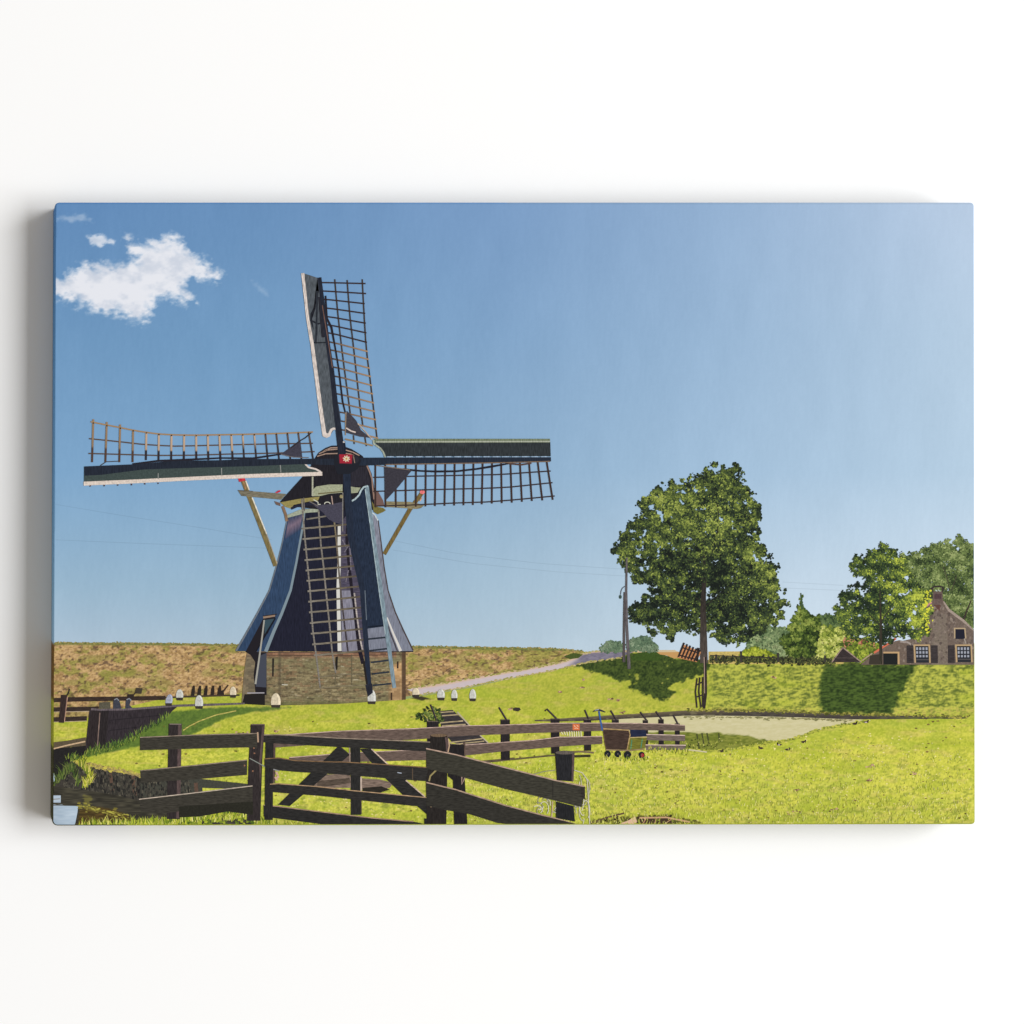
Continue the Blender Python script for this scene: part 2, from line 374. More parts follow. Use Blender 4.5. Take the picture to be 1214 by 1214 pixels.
# road
roadtop = curve([(483,817),(492,814.5),(520,811),(560,803.5),(600,797),(640,790),(665,785),(684,779),(690,775),(700,772.5),(720,771.5),(756,771.2)])
roadbot = curve([(483,817.5),(497,824),(530,818.5),(560,813),(600,804.5),(640,798),(670,791.5),(690,786.5),(715,782.5),(735,780),(745,775),(756,772)])
def roadc(x, y):
    t = (y - roadtop(x)) / np.maximum(roadbot(x) - roadtop(x), .5); n = speck(x, y, 3, 1, 101)
    c = mix((216, 184, 158), (206, 192, 194), sst(.15, .4, t)); c = mix(c, (186, 172, 176), n * .35)
    c = mix(c, mix((104, 100, 118), (140, 134, 150), n), sst(672, 690, x + (t - .5) * 18) * sst(.05, .2, t) * .95)  # shadowed far stretch of the road, inked grey
    return c
p = Part('road', label='pale printed farm road climbing past the grass to the poles'); p.band(483, 756, roadtop, roadbot, roadc, 1.0)
n = 500; q = RNG.uniform(486, 740, n); e_ = RNG.uniform(0, 1, n) < .5; p.dabs(q, np.where(e_, roadtop(q) + .2, roadbot(q) - .1) + RNG.normal(0, .5, n), RNG.uniform(.4, 1.1, n), mix((140, 142, 60), (206, 184, 140), RNG.uniform(0, 1, n)), asp=2.2, ang=-.2)
p.poly([(738,773),(800,771),(812,776),(800,781),(790,777),(770,774)], (196, 152, 96)); p.poly([(700,771),(800,770.6),(804,773),(755,773.4)], (206, 186, 150))
p.build()
p = Part('shadowed_verge', mat='printed_mottle_ink'); p.poly([(668,778),(680,774),(691,776),(686,780),(676,781.5)], (74, 88, 42))
p.build()
p = Part('shadowed_verge', mat='printed_mottle_ink'); p.poly([(748,779),(756,774),(768,772.5),(778,773),(786,778),(782,783),(750,783)], (62, 84, 36)); p.build()
# far stubble field on the right
p = Part('stubble_field', mat='printed_mottle_ink'); p.poly([(840,772.5),(905,772),(960,774),(1000,775),(1000,787),(840,787)], (198, 176, 104)); p.build()

# pond
pt = curve([(726,852),(760,850),(800,848.6),(850,848),(900,849),(960,850.5),(1010,852.5),(1032,854)])
pb = curve([(726,872),(812,889),(840,891),(858,889.5),(885,885),(914,880),(932,878),(950,873),(965,867),(985,862),(1010,857.5),(1032,854.5)])
GRE = [(720,869),(812,868),(852,869),(884,872),(900,876),(916,879),(905,884),(880,890),(840,894),(720,894)]  # green reflection area, printed into the pond colour
def pondc(x, y):
    n = speck(x, y, 6, 1.2, 111); c = mix((204, 196, 150), (216, 208, 168), n); c = mix(c, (190, 182, 128), speck(x, y, 2, 1, 115) * .3)
    g = mix((92, 104, 36), (150, 152, 70), speck(x, y, 3.5, 1.1, 113)); return mix(c, g, sst(-1, 1, sdf(GRE, x, y) + (n - .5) * 3))
p = Part('pond', label='printed duckweed pond behind the end of the grey fence'); p.band(726, 1032, pt, pb, pondc, 1.0)
p.lines([[(826,870),(829,888)], [(832,869),(835,886)], [(838,869),(841,884)], [(852,869),(853,880)]], 1.8, (74, 78, 44))  # reflection lines drawn on the water in dark ink
p.dabs(RNG.uniform(813, 850, 50), RNG.uniform(876, 889, 50), RNG.uniform(.6, 1.5, 50), mix((54, 62, 28), (140, 146, 60), RNG.uniform(0, 1, 50)))
n = 420; q = RNG.uniform(812, 1030, n); p.dabs(q, pb(q) + RNG.normal(0, .8, n), RNG.uniform(.5, 1.4, n), mix((120, 132, 50), (204, 200, 84), RNG.uniform(0, 1, n)), asp=1.8, ang=0.)
n = 200; q = RNG.uniform(812, 1010, n); p.dabs(q, pt(q) + 1.2 + RNG.exponential(.8, n), RNG.uniform(.4, 1.0, n), mix((110, 108, 70), (170, 162, 110), RNG.uniform(0, 1, n)), asp=2.6, ang=0.)
p.line([(814,888.6),(826,890),(838,891.6)], 1.5, (206, 196, 160)); p.build()
# timber shoring along the pond
st_ = curve([(634,853.5),(660,852),(700,849.5),(740,847),(780,844.5),(812,842.3),(850,842),(880,842.5),(950,844.5),(1008,847),(1076,848.5),(1146,850.3)])
sb_ = curve([(634,855),(660,855.5),(700,854.5),(740,852.2),(780,850.2),(812,848.5),(850,848.5),(880,848.8),(950,850.5),(1008,852.8),(1076,852.5),(1146,852)])
def shorec(x, y):
    t = (y - st_(x)) / np.maximum(sb_(x) - st_(x), .3); n = speck(x, y, 5, 1.2, 121)
    c = mix((112, 100, 78), (66, 60, 54), t); c = mix(c, (134, 126, 92), sst(.6, .8, n) * .6); c = mix(c, (60, 56, 58), sst(830, 880, x) * .5); return mix(c, (120, 130, 60), sst(1020, 1140, x) * sst(.3, .7, fbm(x / 7, y / 3, 125, 2)))
p = Part('pond_shoring', label='low printed timber edging along the far bank of the pond'); p.band(634, 1146, st_, sb_, shorec, 1.0)
qx = RNG.uniform(815, 1150, 460); p.dabs(qx, st_(qx) + RNG.normal(-.3, .9, 460), RNG.uniform(.5, 1.4, 460), mix((74, 78, 34), (176, 166, 80), RNG.uniform(0, 1, 460)), asp=1.5, ang=0.)
p.build()
# ducks
for i, (dx, dy, f) in enumerate(((952.8,879.6,1),(923.8,882.8,-1),(933.8,888.6,1),(902,887,-1),(1027,856,1),(1013.4,858,1),(855,890.5,1))):
    p = Part('duck', label=('small dark printed duck on the grass by the pond' if i != 4 else 'printed duck with a white flank at the pond tip'))
    p.ell(dx, dy, 2.9, 1.3, (66, 52, 48), 10); p.ell(dx + 2.1 * f, dy - 1.6, 1.0, 1.0, (44, 38, 40), 8)
    p.poly([(dx - 2.4 * f, dy - .6), (dx - 4 * f, dy - .4), (dx - 2 * f, dy + .8)], (86, 70, 60))
    if i in (1, 4): p.ell(dx - .4, dy + .3, 1.6, .6, (214, 200, 190), 8)
    p.build()

# near grass blades
GREENS = [(150,168,48),(196,200,66),(108,132,38),(214,210,96),(88,108,40),(170,180,60),(226,222,130)]
def tuft(part, pts, n, hmin, hmax, cols, lean=.5, w=1.1):
    pts = np.asarray(pts, float); seg = np.r_[0, np.cumsum(np.hypot(*np.diff(pts, axis=0).T))]; q = RNG.uniform(0, seg[-1], n)
    bx = np.interp(q, seg, pts[:, 0]) + RNG.normal(0, 1.2, n); by = np.interp(q, seg, pts[:, 1]) + RNG.normal(0, 1.6, n)
    h = RNG.uniform(hmin, hmax, n); l = RNG.normal(0, lean, n) * h * .6; ww = RNG.uniform(.6, 1.3, n) * w / 2
    cols = np.asarray(cols, float); cc = cols[RNG.integers(0, len(cols), n)] * RNG.uniform(.85, 1.12, n)[:, None]
    xy = np.stack([np.stack([bx - ww, by], 1), np.stack([bx + l * .45 - ww * .6, by - h * .6], 1), np.stack([bx + l, by - h], 1), np.stack([bx + l * .45 + ww * .6, by - h * .6], 1), np.stack([bx + ww, by], 1)], 1).reshape(-1, 2)
    part._push(xy, np.clip(np.repeat(cc, 5, 0), 0, 255), np.arange(n * 5), [5] * n, dz=np.repeat(np.linspace(0, 5e-6, n), 5), bump=False); Part.zz += 5e-6 + STEP
level(48)
gt = Part('meadow_blades', label='fine printed grass blades over the near meadow')
LIGHTG = [(200,204,84),(214,212,104),(184,192,74),(166,178,64),(226,222,140),(206,204,96)]
for y in np.linspace(880, 976, 33):
    yy = y + RNG.normal(0, 1.0); tuft(gt, [(x_, yy + RNG.normal(0, 2.6)) for x_ in range(520 if y > 905 else 700, 1156, 14)], int(60 + (y - 880) * 1.6), 1.2, 2.4 + (y - 880) * .035, LIGHTG, .6, w=.8)
gt.build()

# ------------------------------------------------------------------ canal at lower left
level(70)
p = Part('canal_bank', mat='printed_mottle_ink', label='dark printed timber-faced canal bank at lower left')
p.poly([(60,884),(84,886),(102,882),(104,892),(86,903),(84,912),(80,920),(60,930)], (40, 38, 38))
p.poly([(60,880),(80,878),(102,874),(102,884),(62,887.5)], (96, 84, 66)); p.line([(62,887.6),(80,883.5),(101,879)], 1.6, (206, 176, 140))
p.poly([(84,902),(100,906),(130,912),(166,919),(166,960),(130,958),(92,950),(66,936),(62,932),(70,915)], (66, 62, 56))
p.poly([(166,918),(225,922),(262,926),(300,930),(300,936),(240,934),(240,952),(166,952)], (70, 70, 62))
p.lines([[(131,914),(134,938)], [(158,918),(160,944)], [(232,928),(233,939)]], 4.5, (96, 76, 64))
p.lines([[(138,915),(140,938)], [(164,920),(165,946)], [(122,912),(119,932)]], 3, (38, 36, 36))
p.line([(84,902),(100,905.5),(130,911),(166,918)], 1.8, (172, 152, 118))
n = 900; q = RNG.uniform(0, 1, n); p.dabs(76 + q * 150, 908 + q * 16 + RNG.uniform(0, 1, n) * 30, RNG.uniform(.6, 1.5, n), mix((40, 40, 38), (104, 98, 84), RNG.uniform(0, 1, n) ** 1.6), asp=2.2, ang=1.5)
n = 260; q = RNG.uniform(0, 1, n); p.dabs(88 + q * 78, 903 + q * 15.5 + RNG.normal(0, 1.2, n), RNG.uniform(.6, 1.6, n), mix((150, 130, 96), (214, 204, 80), RNG.uniform(0, 1, n)), asp=1.8, ang=.2)
p.build()
def waterc(x, y):
    n = speck(x, y, 9, 1.3, 131); c = mix((48, 46, 40), (84, 80, 66), n)
    G = [(94,960),(110,957),(128,958),(150,966),(160,972),(150,976),(120,976),(92,979)]
    c = mix(c, mix((60, 50, 30), (104, 84, 44), speck(x, y, 5, 1.2, 133)), sst(-1.5, 1.5, sdf(G, x, y) + (n - .5) * 3))
    G = [(100,944),(108,944),(107,954),(114,962),(98,956)]
    return mix(c, (124, 118, 60), sst(-1, 1, sdf(G, x, y) + (n - .5) * 5) * .7)
p = Part('canal_water', mat='printed_ink', label='dark printed canal water with blue sky reflections at lower left'); p.band(60, 300, curve([(60,932),(90,935),(140,943),(166,950),(300,950)]), flat(982), waterc, 1.0)
def refc(x, y): return mix((166, 186, 204), (200, 215, 228), speck(x, y, 8, 1.6, 137) * .6 + speck(x, y, 14, 5, 139) * .4) * (1 - .05 * sst(92, 62, x))[..., None]
p.band(60, 92.6, flat(955), curve([(60,982),(88,982),(92,962),(92.6,956)]), refc, .8)
p.band(60, 72, flat(943), flat(951.5), refc, .8); p.band(60, 74, curve([(60,952.6),(74,953.6)]), curve([(60,954),(74,954.2)]), refc, .8)
p.line([(60,953),(76,954.8),(94,955)], .9, (70, 66, 50)); p.line([(60,947.5),(71,947)], .8, (120, 104, 66)); p.line([(60,940),(74,942)], 1.4, (50, 48, 40))
p.poly([(60,917),(64,916),(66,925),(60,927)], (186, 204, 220))
n = 110; q = RNG.uniform(0, 1, n); p.dabs(92 + q * 62, 955 + q * 13 + RNG.normal(0, 1.8, n), RNG.uniform(.5, 1.2, n), mix((96, 86, 42), (190, 182, 80), RNG.uniform(0, 1, n)), asp=2.6, ang=.12)
p.build()
GREENS = [(150,168,48),(196,200,66),(108,132,38),(214,210,96),(88,108,40),(170,180,60),(226,222,130)]
p = Part('bank_grass', label='printed grass tussocks along the canal and gate')
n = 420; ax = RNG.uniform(92, 300, n); ay = 981 - RNG.uniform(0, 1, n) * np.interp(ax, [92, 110, 200, 240, 300], [2, 5, 12, 18, 18])
p.dabs(ax, ay, RNG.uniform(1.2, 2.8, n), mix((74, 98, 34), (180, 188, 60), RNG.uniform(0, 1, n)))
tuft(p, [(95,980),(130,979),(200,977),(240,972),(290,970),(310,975)], 520, 4, 11, GREENS, .6)
tuft(p, [(240,964),(262,958),(290,962)], 90, 5, 12, [(226,220,150),(196,200,66),(214,205,120)], .7)
tuft(p, [(300,974),(330,980),(400,982)], 120, 4, 10, GREENS, .6)
tuft(p, [(66,930),(74,920),(86,912),(92,930)], 150, 6, 14, [(70,92,44),(96,116,52),(52,60,38),(120,130,70)], .7)
tuft(p, [(94,908),(104,916),(108,926),(100,934)], 110, 7, 15, [(186,188,60),(140,156,50),(210,196,110),(100,120,44)], .6)
tuft(p, [(78,900),(95,900),(130,888),(170,872)], 170, 3, 8, [(84,110,50),(120,142,60),(70,92,48),(150,160,70)], .6); p.build()

# ------------------------------------------------------------------ far trees, shrubs and house
def foliage(part, outline, n, size, pal, lit=(), dark=(), gap=.30, gs=7.0, seed=1, edge=6.0, asp=1.35, lean=(0, 0), cs=13., base=.36):
    o = np.array(outline); x0, y0 = o.min(0); x1, y1 = o.max(0); m = int(n * 2.2)
    x = RNG.uniform(x0 - 3, x1 + 3, m); y = RNG.uniform(y0 - 3, y1 + 3, m)
    d = sdf(outline, x, y) + (fbm(x / 5.5, y / 5.5, seed, 3) - .5) * edge * 1.7
    g = fbm(x / gs, y / gs, seed + 9, 3); thr = gap + .17 * sst(9, 0, d)
    k = (d > 0) & (g > thr); x = x[k][:n]; y = y[k][:n]; g = g[k][:n]; d = d[k][:n]; m = len(x)
    b = fbm(x / cs, y / (cs * .8), seed + 20, 3) - .5; bump = -(fbm(x / cs, (y + 3) / (cs * .8), seed + 20, 3) - fbm(x / cs, (y - 3) / (cs * .8), seed + 20, 3))
    t = base + b * .9 + bump * .9 + RNG.normal(0, .21, m) + lean[0] * ((x - x0) / (x1 - x0) - .5) + lean[1] * (.5 - (y - y0) / (y1 - y0))
    for cx, cy, r, a in lit: t += a * np.exp(-((x - cx) ** 2 + (y - cy) ** 2) / (r * r))
    for cx, cy, r, a in dark: t -= a * np.exp(-((x - cx) ** 2 + (y - cy) ** 2) / (r * r))
    o_ = np.argsort(t * .6 + RNG.normal(0, .22, m)); x = x[o_]; y = y[o_]; t = np.clip(t[o_], 0, .999)
    pal = np.asarray(pal, float); q = t * (len(pal) - 1); i = q.astype(int); c = pal[i] + (pal[np.minimum(i + 1, len(pal) - 1)] - pal[i]) * (q - i)[:, None]
    c = c * RNG.uniform(.9, 1.1, m)[:, None]
    x = x + RNG.normal(0, 1.1, m); y = y + RNG.normal(0, 1.1, m)
    part.dabs(x, y, RNG.uniform(size * .6, size * 1.35, m), np.clip(c, 0, 255), asp=asp, thick=1.2e-5)
def blob(cx, cy, rx, ry, n=14, j=.15, seed=0):
    r = np.random.default_rng(seed); a = np.linspace(0, 6.283, n, endpoint=False); k = 1 + r.uniform(-j, j, n)
    return list(zip(cx + rx * np.cos(a) * k, cy + ry * np.sin(a) * k))
level(45)
HAZ = [(76,98,78),(92,114,88),(112,132,104),(134,150,122)]
for (o, n, lab) in (([(711,771),(711,767),(713,765.5),(716,768),(716,771)], 40, 'tiny printed bush on the horizon beside the road'),
               ([(717,771.5),(719,763),(723,761),(728,763),(732,761),(736,762),(739,764),(740,771.5)], 420, 'hazy printed trees left of the poles on the horizon'),
               ([(746,771.5),(746,757),(750,755),(756,757),(759,754),(764,757),(770,756),(773,761),(777,764),(781,769),(783,771.5)], 700, 'hazy printed trees right of the poles on the horizon')):
    p = Part('distant_trees', label=lab); foliage(p, o, n, 1.35, HAZ, gap=.1, edge=1.2, seed=5, cs=6.); p.build()
p = Part('grey_green_hedge', label='hazy printed hedge right of the big tree')
foliage(p, [(888,778),(886,762),(896,750),(908,742),(920,744),(932,746),(944,748),(950,778)], 2600, 1.4, [(60,78,52),(96,116,78),(128,146,100),(160,172,124)], gap=.12, edge=3, seed=12, cs=8.); p.build()
p = Part('distant_wood', label='dull green printed trees low between the two lit trees')
foliage(p, [(962,760),(966,733),(978,730),(990,732),(1004,738),(1010,760),(1000,770)], 1300, 1.4, [(48,66,44),(84,104,62),(118,136,84)], gap=.1, edge=2, seed=14, cs=8.); p.build()
p = Part('orange_roof', mat='printed_mottle_ink', label='orange printed roof glimpsed through shrubs')
p.poly([(980,768),(986,756),(994,750),(1004,757),(1012,758),(1020,757),(1036,760),(1040,768),(1036,776),(1000,777)], (190, 128, 102)); p.poly([(1020,758),(1030,757),(1031,770),(1022,770)], (150, 86, 72)); p.build()
p = Part('pale_shrub', label='pale yellow green printed shrub beside the shed')
foliage(p, [(962,782),(964,756),(970,745),(978,741),(990,742),(1000,746),(1006,752),(998,758),(1000,768),(992,776),(988,784)], 1500, 1.35, [(70,88,36),(128,142,56),(176,182,90),(206,206,124)], gap=.2, edge=3, seed=18, cs=7.)
foliage(p, [(1004,780),(1006,768),(1016,766),(1030,770),(1042,764),(1046,770),(1036,778),(1024,784)], 700, 1.3, [(84,104,34),(150,168,56),(196,208,80)], gap=.2, edge=2, seed=19, cs=6.); foliage(p, [(996,786),(998,754),(1010,752),(1026,754),(1044,760),(1048,776),(1030,786)], 620, 1.2, [(60,76,34),(112,128,48),(170,180,70)], gap=.44, gs=4., edge=3, seed=20, cs=6.); p.build()
p = Part('conifer', label='dark printed conifer with a thin leading shoot')
foliage(p, [(949,702),(951.5,716),(954,724),(960,730),(970,730),(972,742),(968,756),(964,778),(936,780),(930,766),(925,757),(936,752),(936,744),(940,734),(946,726),(948,716)], 2600, 1.4, [(36,48,28),(60,78,34),(98,116,50),(146,158,76)], lit=[(942,742,12,.25)], dark=[(958,765,12,.3)], gap=.2, edge=3.5, seed=22, cs=8.)
p.line([(949.4,703),(951,722)], [1.2, 3], (66, 86, 56)); p.build()
p = Part('low_shrub', label='bright low printed shrub behind the field fence')
foliage(p, [(876,784),(880,772),(890,769),(898,767),(906,771),(915,775),(922,783)], 900, 1.3, [(84,98,30),(142,154,46),(186,192,70)], gap=.15, edge=2, seed=24, cs=6.); p.build()
p = Part('field_fence', mat='printed_post_ink', label='dark printed field fence below the big tree')
n = 900; fx = RNG.uniform(842, 990, n); p.dabs(fx, 781 + RNG.normal(0, 2.0, n) + .02 * (fx - 842), RNG.uniform(.8, 1.8, n), mix((42,44,34), (104,110,60), RNG.uniform(0, 1, n) ** 1.5))
p.lines([[(878.5,772),(878.5,785)], [(922.3,774),(922.3,785)], [(978,777),(978,785)], [(849,776),(849,784)]], 2.4, (62, 58, 54)); p.line([(842,777),(878,778.5),(922,780)], 1.2, (60, 56, 50)); p.build()
# tree behind the house
p = Part('tree', label='soft green printed tree behind the farmhouse at the right edge')
tc = [(1066,668),(1069,657),(1080,656),(1089,653),(1094,650),(1099,645),(1110,645),(1121,641),(1130,642),(1136.5,635),(1143,640),(1150,645),(1160,647),(1160,760),(1112,760),(1104,730),(1092,715),(1084,700),(1078,684)]
foliage(p, tc, 17000, .88, [(44,56,36),(74,90,50),(112,128,74),(158,170,110)], lit=[(1125,655,16,.18),(1150,715,12,.2)], dark=[(1138,700,14,.2)], gap=.30, gs=4.5, edge=4, seed=31, cs=10.)
tr = p.build(); b = Part('branch', parent=tr, mat='printed_post_ink'); b.line([(1141,738),(1146,724),(1151,712)], [2.4, 2, 1.4], (62,54,48)); b.lines([[(1126,700),(1122,684),(1118,672)], [(1128,700),(1134,682)]], 1, (70, 66, 54)); b.build()
# house
p = Part('farmhouse', mat='printed_mottle_ink', label='brown printed farmhouse gable at the right edge')
p.poly([(1104.5,712),(1117.8,711.4),(1124,723),(1142,736),(1157,748),(1157,788),(1060,788),(1060,762),(1083,757),(1090,738),(1098,722)], (112, 98, 88))
p.poly([(1021,787),(1034,776),(1047,768),(1058,761),(1066,759),(1078,761),(1083,766),(1083,788),(1021,788)], (112, 97, 86))
p.poly([(1106,728),(1122,728),(1124,788),(1104,788)], (122, 110, 98)); p.line([(1118.5,713),(1124.5,723),(1142,736),(1156,747.5)], [1.5, 3, 3, 2.4], (162, 146, 134))
p.line([(1067,760.5),(1076,761.5),(1083,766)], 2.2, (158, 146, 138)); hs = p.build()
c = Part('chimney', parent=hs, mat='printed_mottle_ink'); c.poly([(1106,701),(1117,701),(1117.6,712),(1116,722),(1108,722),(1105.5,712)], (104, 88, 82)); c.poly([(1107.5,704),(1116,704),(1116,710),(1107.5,710)], (82, 64, 66)); c.poly([(1107,717),(1115,717),(1114,724),(1108,724)], (98, 70, 62))
c.line([(1103,698.5),(1107,695.8),(1112,695),(1117,696),(1119,699)], 2.0, (56, 48, 48)); c.lines([[(1105.5,697),(1106,702)], [(1117,697),(1117,702)]], 1.4, (66, 56, 54)); c.lines([[(1109,699.5),(1111,701)], [(1112,699.4),(1114.5,701)]], 1.1, (176, 190, 190)); c.build()
r_ = Part('roof_edge', parent=hs); r_.line([(1036,774),(1050,765),(1062,757)], 2.4, (208, 112, 84)); r_.build(); r_ = Part('roof_edge', parent=hs); r_.line([(1098,719),(1102,715.5),(1104.5,714)], 1.8, (198, 136, 140)); r_.build(); r_ = Part('roof_edge', parent=hs); r_.line([(1022,783),(1034,774.5)], 1.4, (176, 150, 130)); r_.build()
ws = Part('wall_stain', parent=hs, mat='printed_mottle_ink'); n = 520; ux = RNG.uniform(1058, 1155, n); uy = RNG.uniform(716, 787, n); k_ = sdf([(1105,713),(1118,713),(1124,725),(1142,738),(1155,750),(1155,787),(1060,787),(1062,764),(1083,760),(1096,730)], ux, uy) > 1.5; ws.dabs(ux[k_], uy[k_], RNG.uniform(.7, 2.0, k_.sum()), mix((92, 80, 74), (142, 128, 116), RNG.uniform(0, 1, k_.sum())), asp=1.4, ang=1.57); ws.build()
for (a, b_, c1, d_) in ((1082.8,764,1103.2,785.6), (1132,764,1153,785)):
    wdw = Part('window', parent=hs); sl = 1.2
    wdw.poly([(a,b_),(c1 - 1,b_),(c1,d_),(a + sl,d_)], (186, 158, 118)); wdw.poly([(a+2,b_+1.8),(c1-2.6,b_+1.8),(c1-1.8,d_),(a+3,d_)], (44, 46, 52))
    pan = []
    for j in range(3):
        for i in range(4): pan.append([(a + 4.2 + i * 3.75 + j * .1, b_ + 3.4 + j * 4.6), (a + 4.3 + i * 3.75 + j * .1, b_ + 6.6 + j * 4.3)])
    wdw.lines(pan, 2.3, (158, 162, 172)); wdw.line([(a+3.4,d_-3.5),(c1-2.4,d_-3.5)], .8, (96, 92, 90)); wdw.build()
wdw = Part('window', parent=hs, label='small dark attic window'); wdw.poly([(1130.6,744.2),(1144.4,744.2),(1145.4,757),(1131,756.6)], (180, 158, 126)); wdw.poly([(1132.4,745.8),(1143,745.8),(1144,757.5),(1132.4,757.5)], (34, 36, 48)); wdw.line([(1143,757),(1145,763)], 1.4, (160, 150, 140)); wdw.build()
for a in (1074.6, 1103.4, 1123.4):
    s_ = Part('shutter', parent=hs, mat='printed_wood_ink'); s_.poly([(a,765),(a+8,765),(a+8.4,786),(a+.2,786)], (60, 54, 54)); s_.build()
d = Part('door', parent=hs, label='dark printed barn door with tan frame'); d.poly([(1047,772.6),(1066,772.6),(1066.4,787.4),(1047,787.4)], (190, 158, 116)); d.poly([(1047,774.6),(1064,774.6),(1064,787.8),(1047,787.8)], (34, 36, 36)); d.poly([(1030,787.6),(1031,777),(1046,775),(1046,787.6)], (62, 56, 48)); d.build()
p = Part('shed', mat='printed_wood_ink', label='small dark printed shed roof peak on the bank'); p.poly([(986,785),(999,767.5),(1021,785)], (58, 50, 50)); p.lines([[(986,785),(999,767.5)], [(999,767.5),(1021,785)]], 1.3, (158, 136, 122)); p.line([(989,780),(1014,780)], .8, (84, 74, 70)); p.build()
# sunlit tree before the house
p = Part('tree_trunk', mat='printed_post_ink'); 
tb = Part('tree', label='printed tree with bright yellow green right side before the farmhouse')
to = [(990,730),(993,714),(995.7,699),(1004,695),(1012.9,697),(1017,688),(1016,684),(1008,676),(1012,664),(1014,657),(1026,656),(1034,653),(1038,649),(1046,646),(1054,652),(1062,651),(1068,654),(1074,664),(1077,674),(1082,681),(1092,691),(1099,702),(1095,712),(1103,722),(1104,730),(1100,740),(1103,752),(1096,757),(1082,758),(1070,756),(1058,759),(1042,764),(1030,757),(1018,759),(1004,754),(996,744)]
foliage(tb, to, 17000, .88, [(32,42,32),(50,66,42),(80,98,50),(128,144,60),(186,196,76)], lit=[(1082,715,16,.38),(1090,735,16,.38),(1060,705,14,.16),(1075,680,8,.3)], dark=[(1022,710,22,.22),(1050,752,20,.38),(1035,680,14,.05)], gap=.39, gs=5., edge=6.5, seed=41, cs=9., base=.30)
n = 60; tb.dabs(RNG.normal(1099, 3, n), RNG.uniform(700, 750, n), RNG.uniform(.9, 1.6, n), mix((190,196,60), (226,222,70), RNG.uniform(0, 1, n)))
tbo = tb.build()
p = Part('trunk', parent=tbo, mat='printed_post_ink'); p.line([(1043,700),(1044,740),(1044,787)], [1.2, 3, 3.8], (58, 54, 44)); p.lines([[(1043.5,742),(1030,728)], [(1044,738),(1056,720)]], 1.1, (54, 52, 42)); p.build()
# big tree
level(72)
bt = Part('tree', label='tallest printed tree, standing alone on the grassy bank')
bo = [(726.8,652.7),(730,642),(733.7,636),(742,630),(745.6,622),(752,615),(756.5,608),(753,600),(751.5,591),(762,587),(775.2,581),(785,576.6),(792,572),(799,570),(810,569),(820.7,568.7),(826.6,561.7),(836,556),(848.4,551),(860,553),(874,548.5),(879,555.8),(872,565.7),(878,577.6),(886,579),(893.9,581.5),(898.8,597),(904.7,613),(905,627),(899.8,634.9),(907.7,650.7),(915.6,664.6),(924,674),(928.5,684.3),(928.5,704),(935.4,720),(930,730),(923.5,738),(910,744),(899.8,749.6),(888,757.5),(878,765),(868,767),(857,766),(848,762),(842,750),(828.6,748),(820.7,755),(808.9,745.6),(803,752),(797,765),(793,760),(785,755.5),(773.3,753.5),(763.4,745.6),(755,738),(747.6,735),(747.6,722),(749.5,712),(761.4,706),(775,706),(773,697),(763.4,690),(749.5,694),(747.6,678.4),(738,672),(733.7,668)]
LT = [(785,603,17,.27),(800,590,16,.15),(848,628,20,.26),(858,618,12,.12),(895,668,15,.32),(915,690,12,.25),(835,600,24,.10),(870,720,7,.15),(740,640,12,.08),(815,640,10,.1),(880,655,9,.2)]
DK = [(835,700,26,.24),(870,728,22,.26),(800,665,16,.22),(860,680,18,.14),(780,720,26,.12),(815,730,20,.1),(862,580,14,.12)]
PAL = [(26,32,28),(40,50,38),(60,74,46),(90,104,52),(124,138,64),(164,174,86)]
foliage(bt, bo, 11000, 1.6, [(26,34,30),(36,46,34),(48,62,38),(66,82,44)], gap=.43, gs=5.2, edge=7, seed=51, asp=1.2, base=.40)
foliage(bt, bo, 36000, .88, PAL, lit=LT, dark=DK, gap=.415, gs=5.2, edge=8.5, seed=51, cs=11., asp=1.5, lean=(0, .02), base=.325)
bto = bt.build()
p = Part('trunk', parent=bto, mat='printed_post_ink')
p.line([(833,640),(835,680),(833.5,720),(834,752),(834.5,786)], [1.5, 4.5, 6.5, 8, 9.2], [(44,42,38),(50,46,42),(56,50,46),(70,63,58),(84,75,69)])
p.lines([[(834,690),(826,676),(815,664)], [(834,688),(843,660),(848,640)], [(834,715),(818,704)], [(835,720),(858,700),(870,688)], [(850,640),(852,612),(850,596)]], 1.3, (46, 44, 38)); p.build()
lv = Part('foreground_leaves', parent=bto); k = 0
foliage(lv, [(790,640),(880,640),(905,700),(880,745),(842,740),(838,690),(828,690),(822,740),(790,735),(770,700)], 7000, 1.0, PAL, dark=DK, gap=.42, gs=5., seed=57, cs=9., edge=6, base=.28)
foliage(lv, [(820,560),(880,560),(898,640),(860,660),(820,640)], 2600, .95, PAL, lit=LT, gap=.42, gs=5., seed=58, cs=9., edge=6, base=.32)
lv.name = 'leaf_spray'; lv.build()

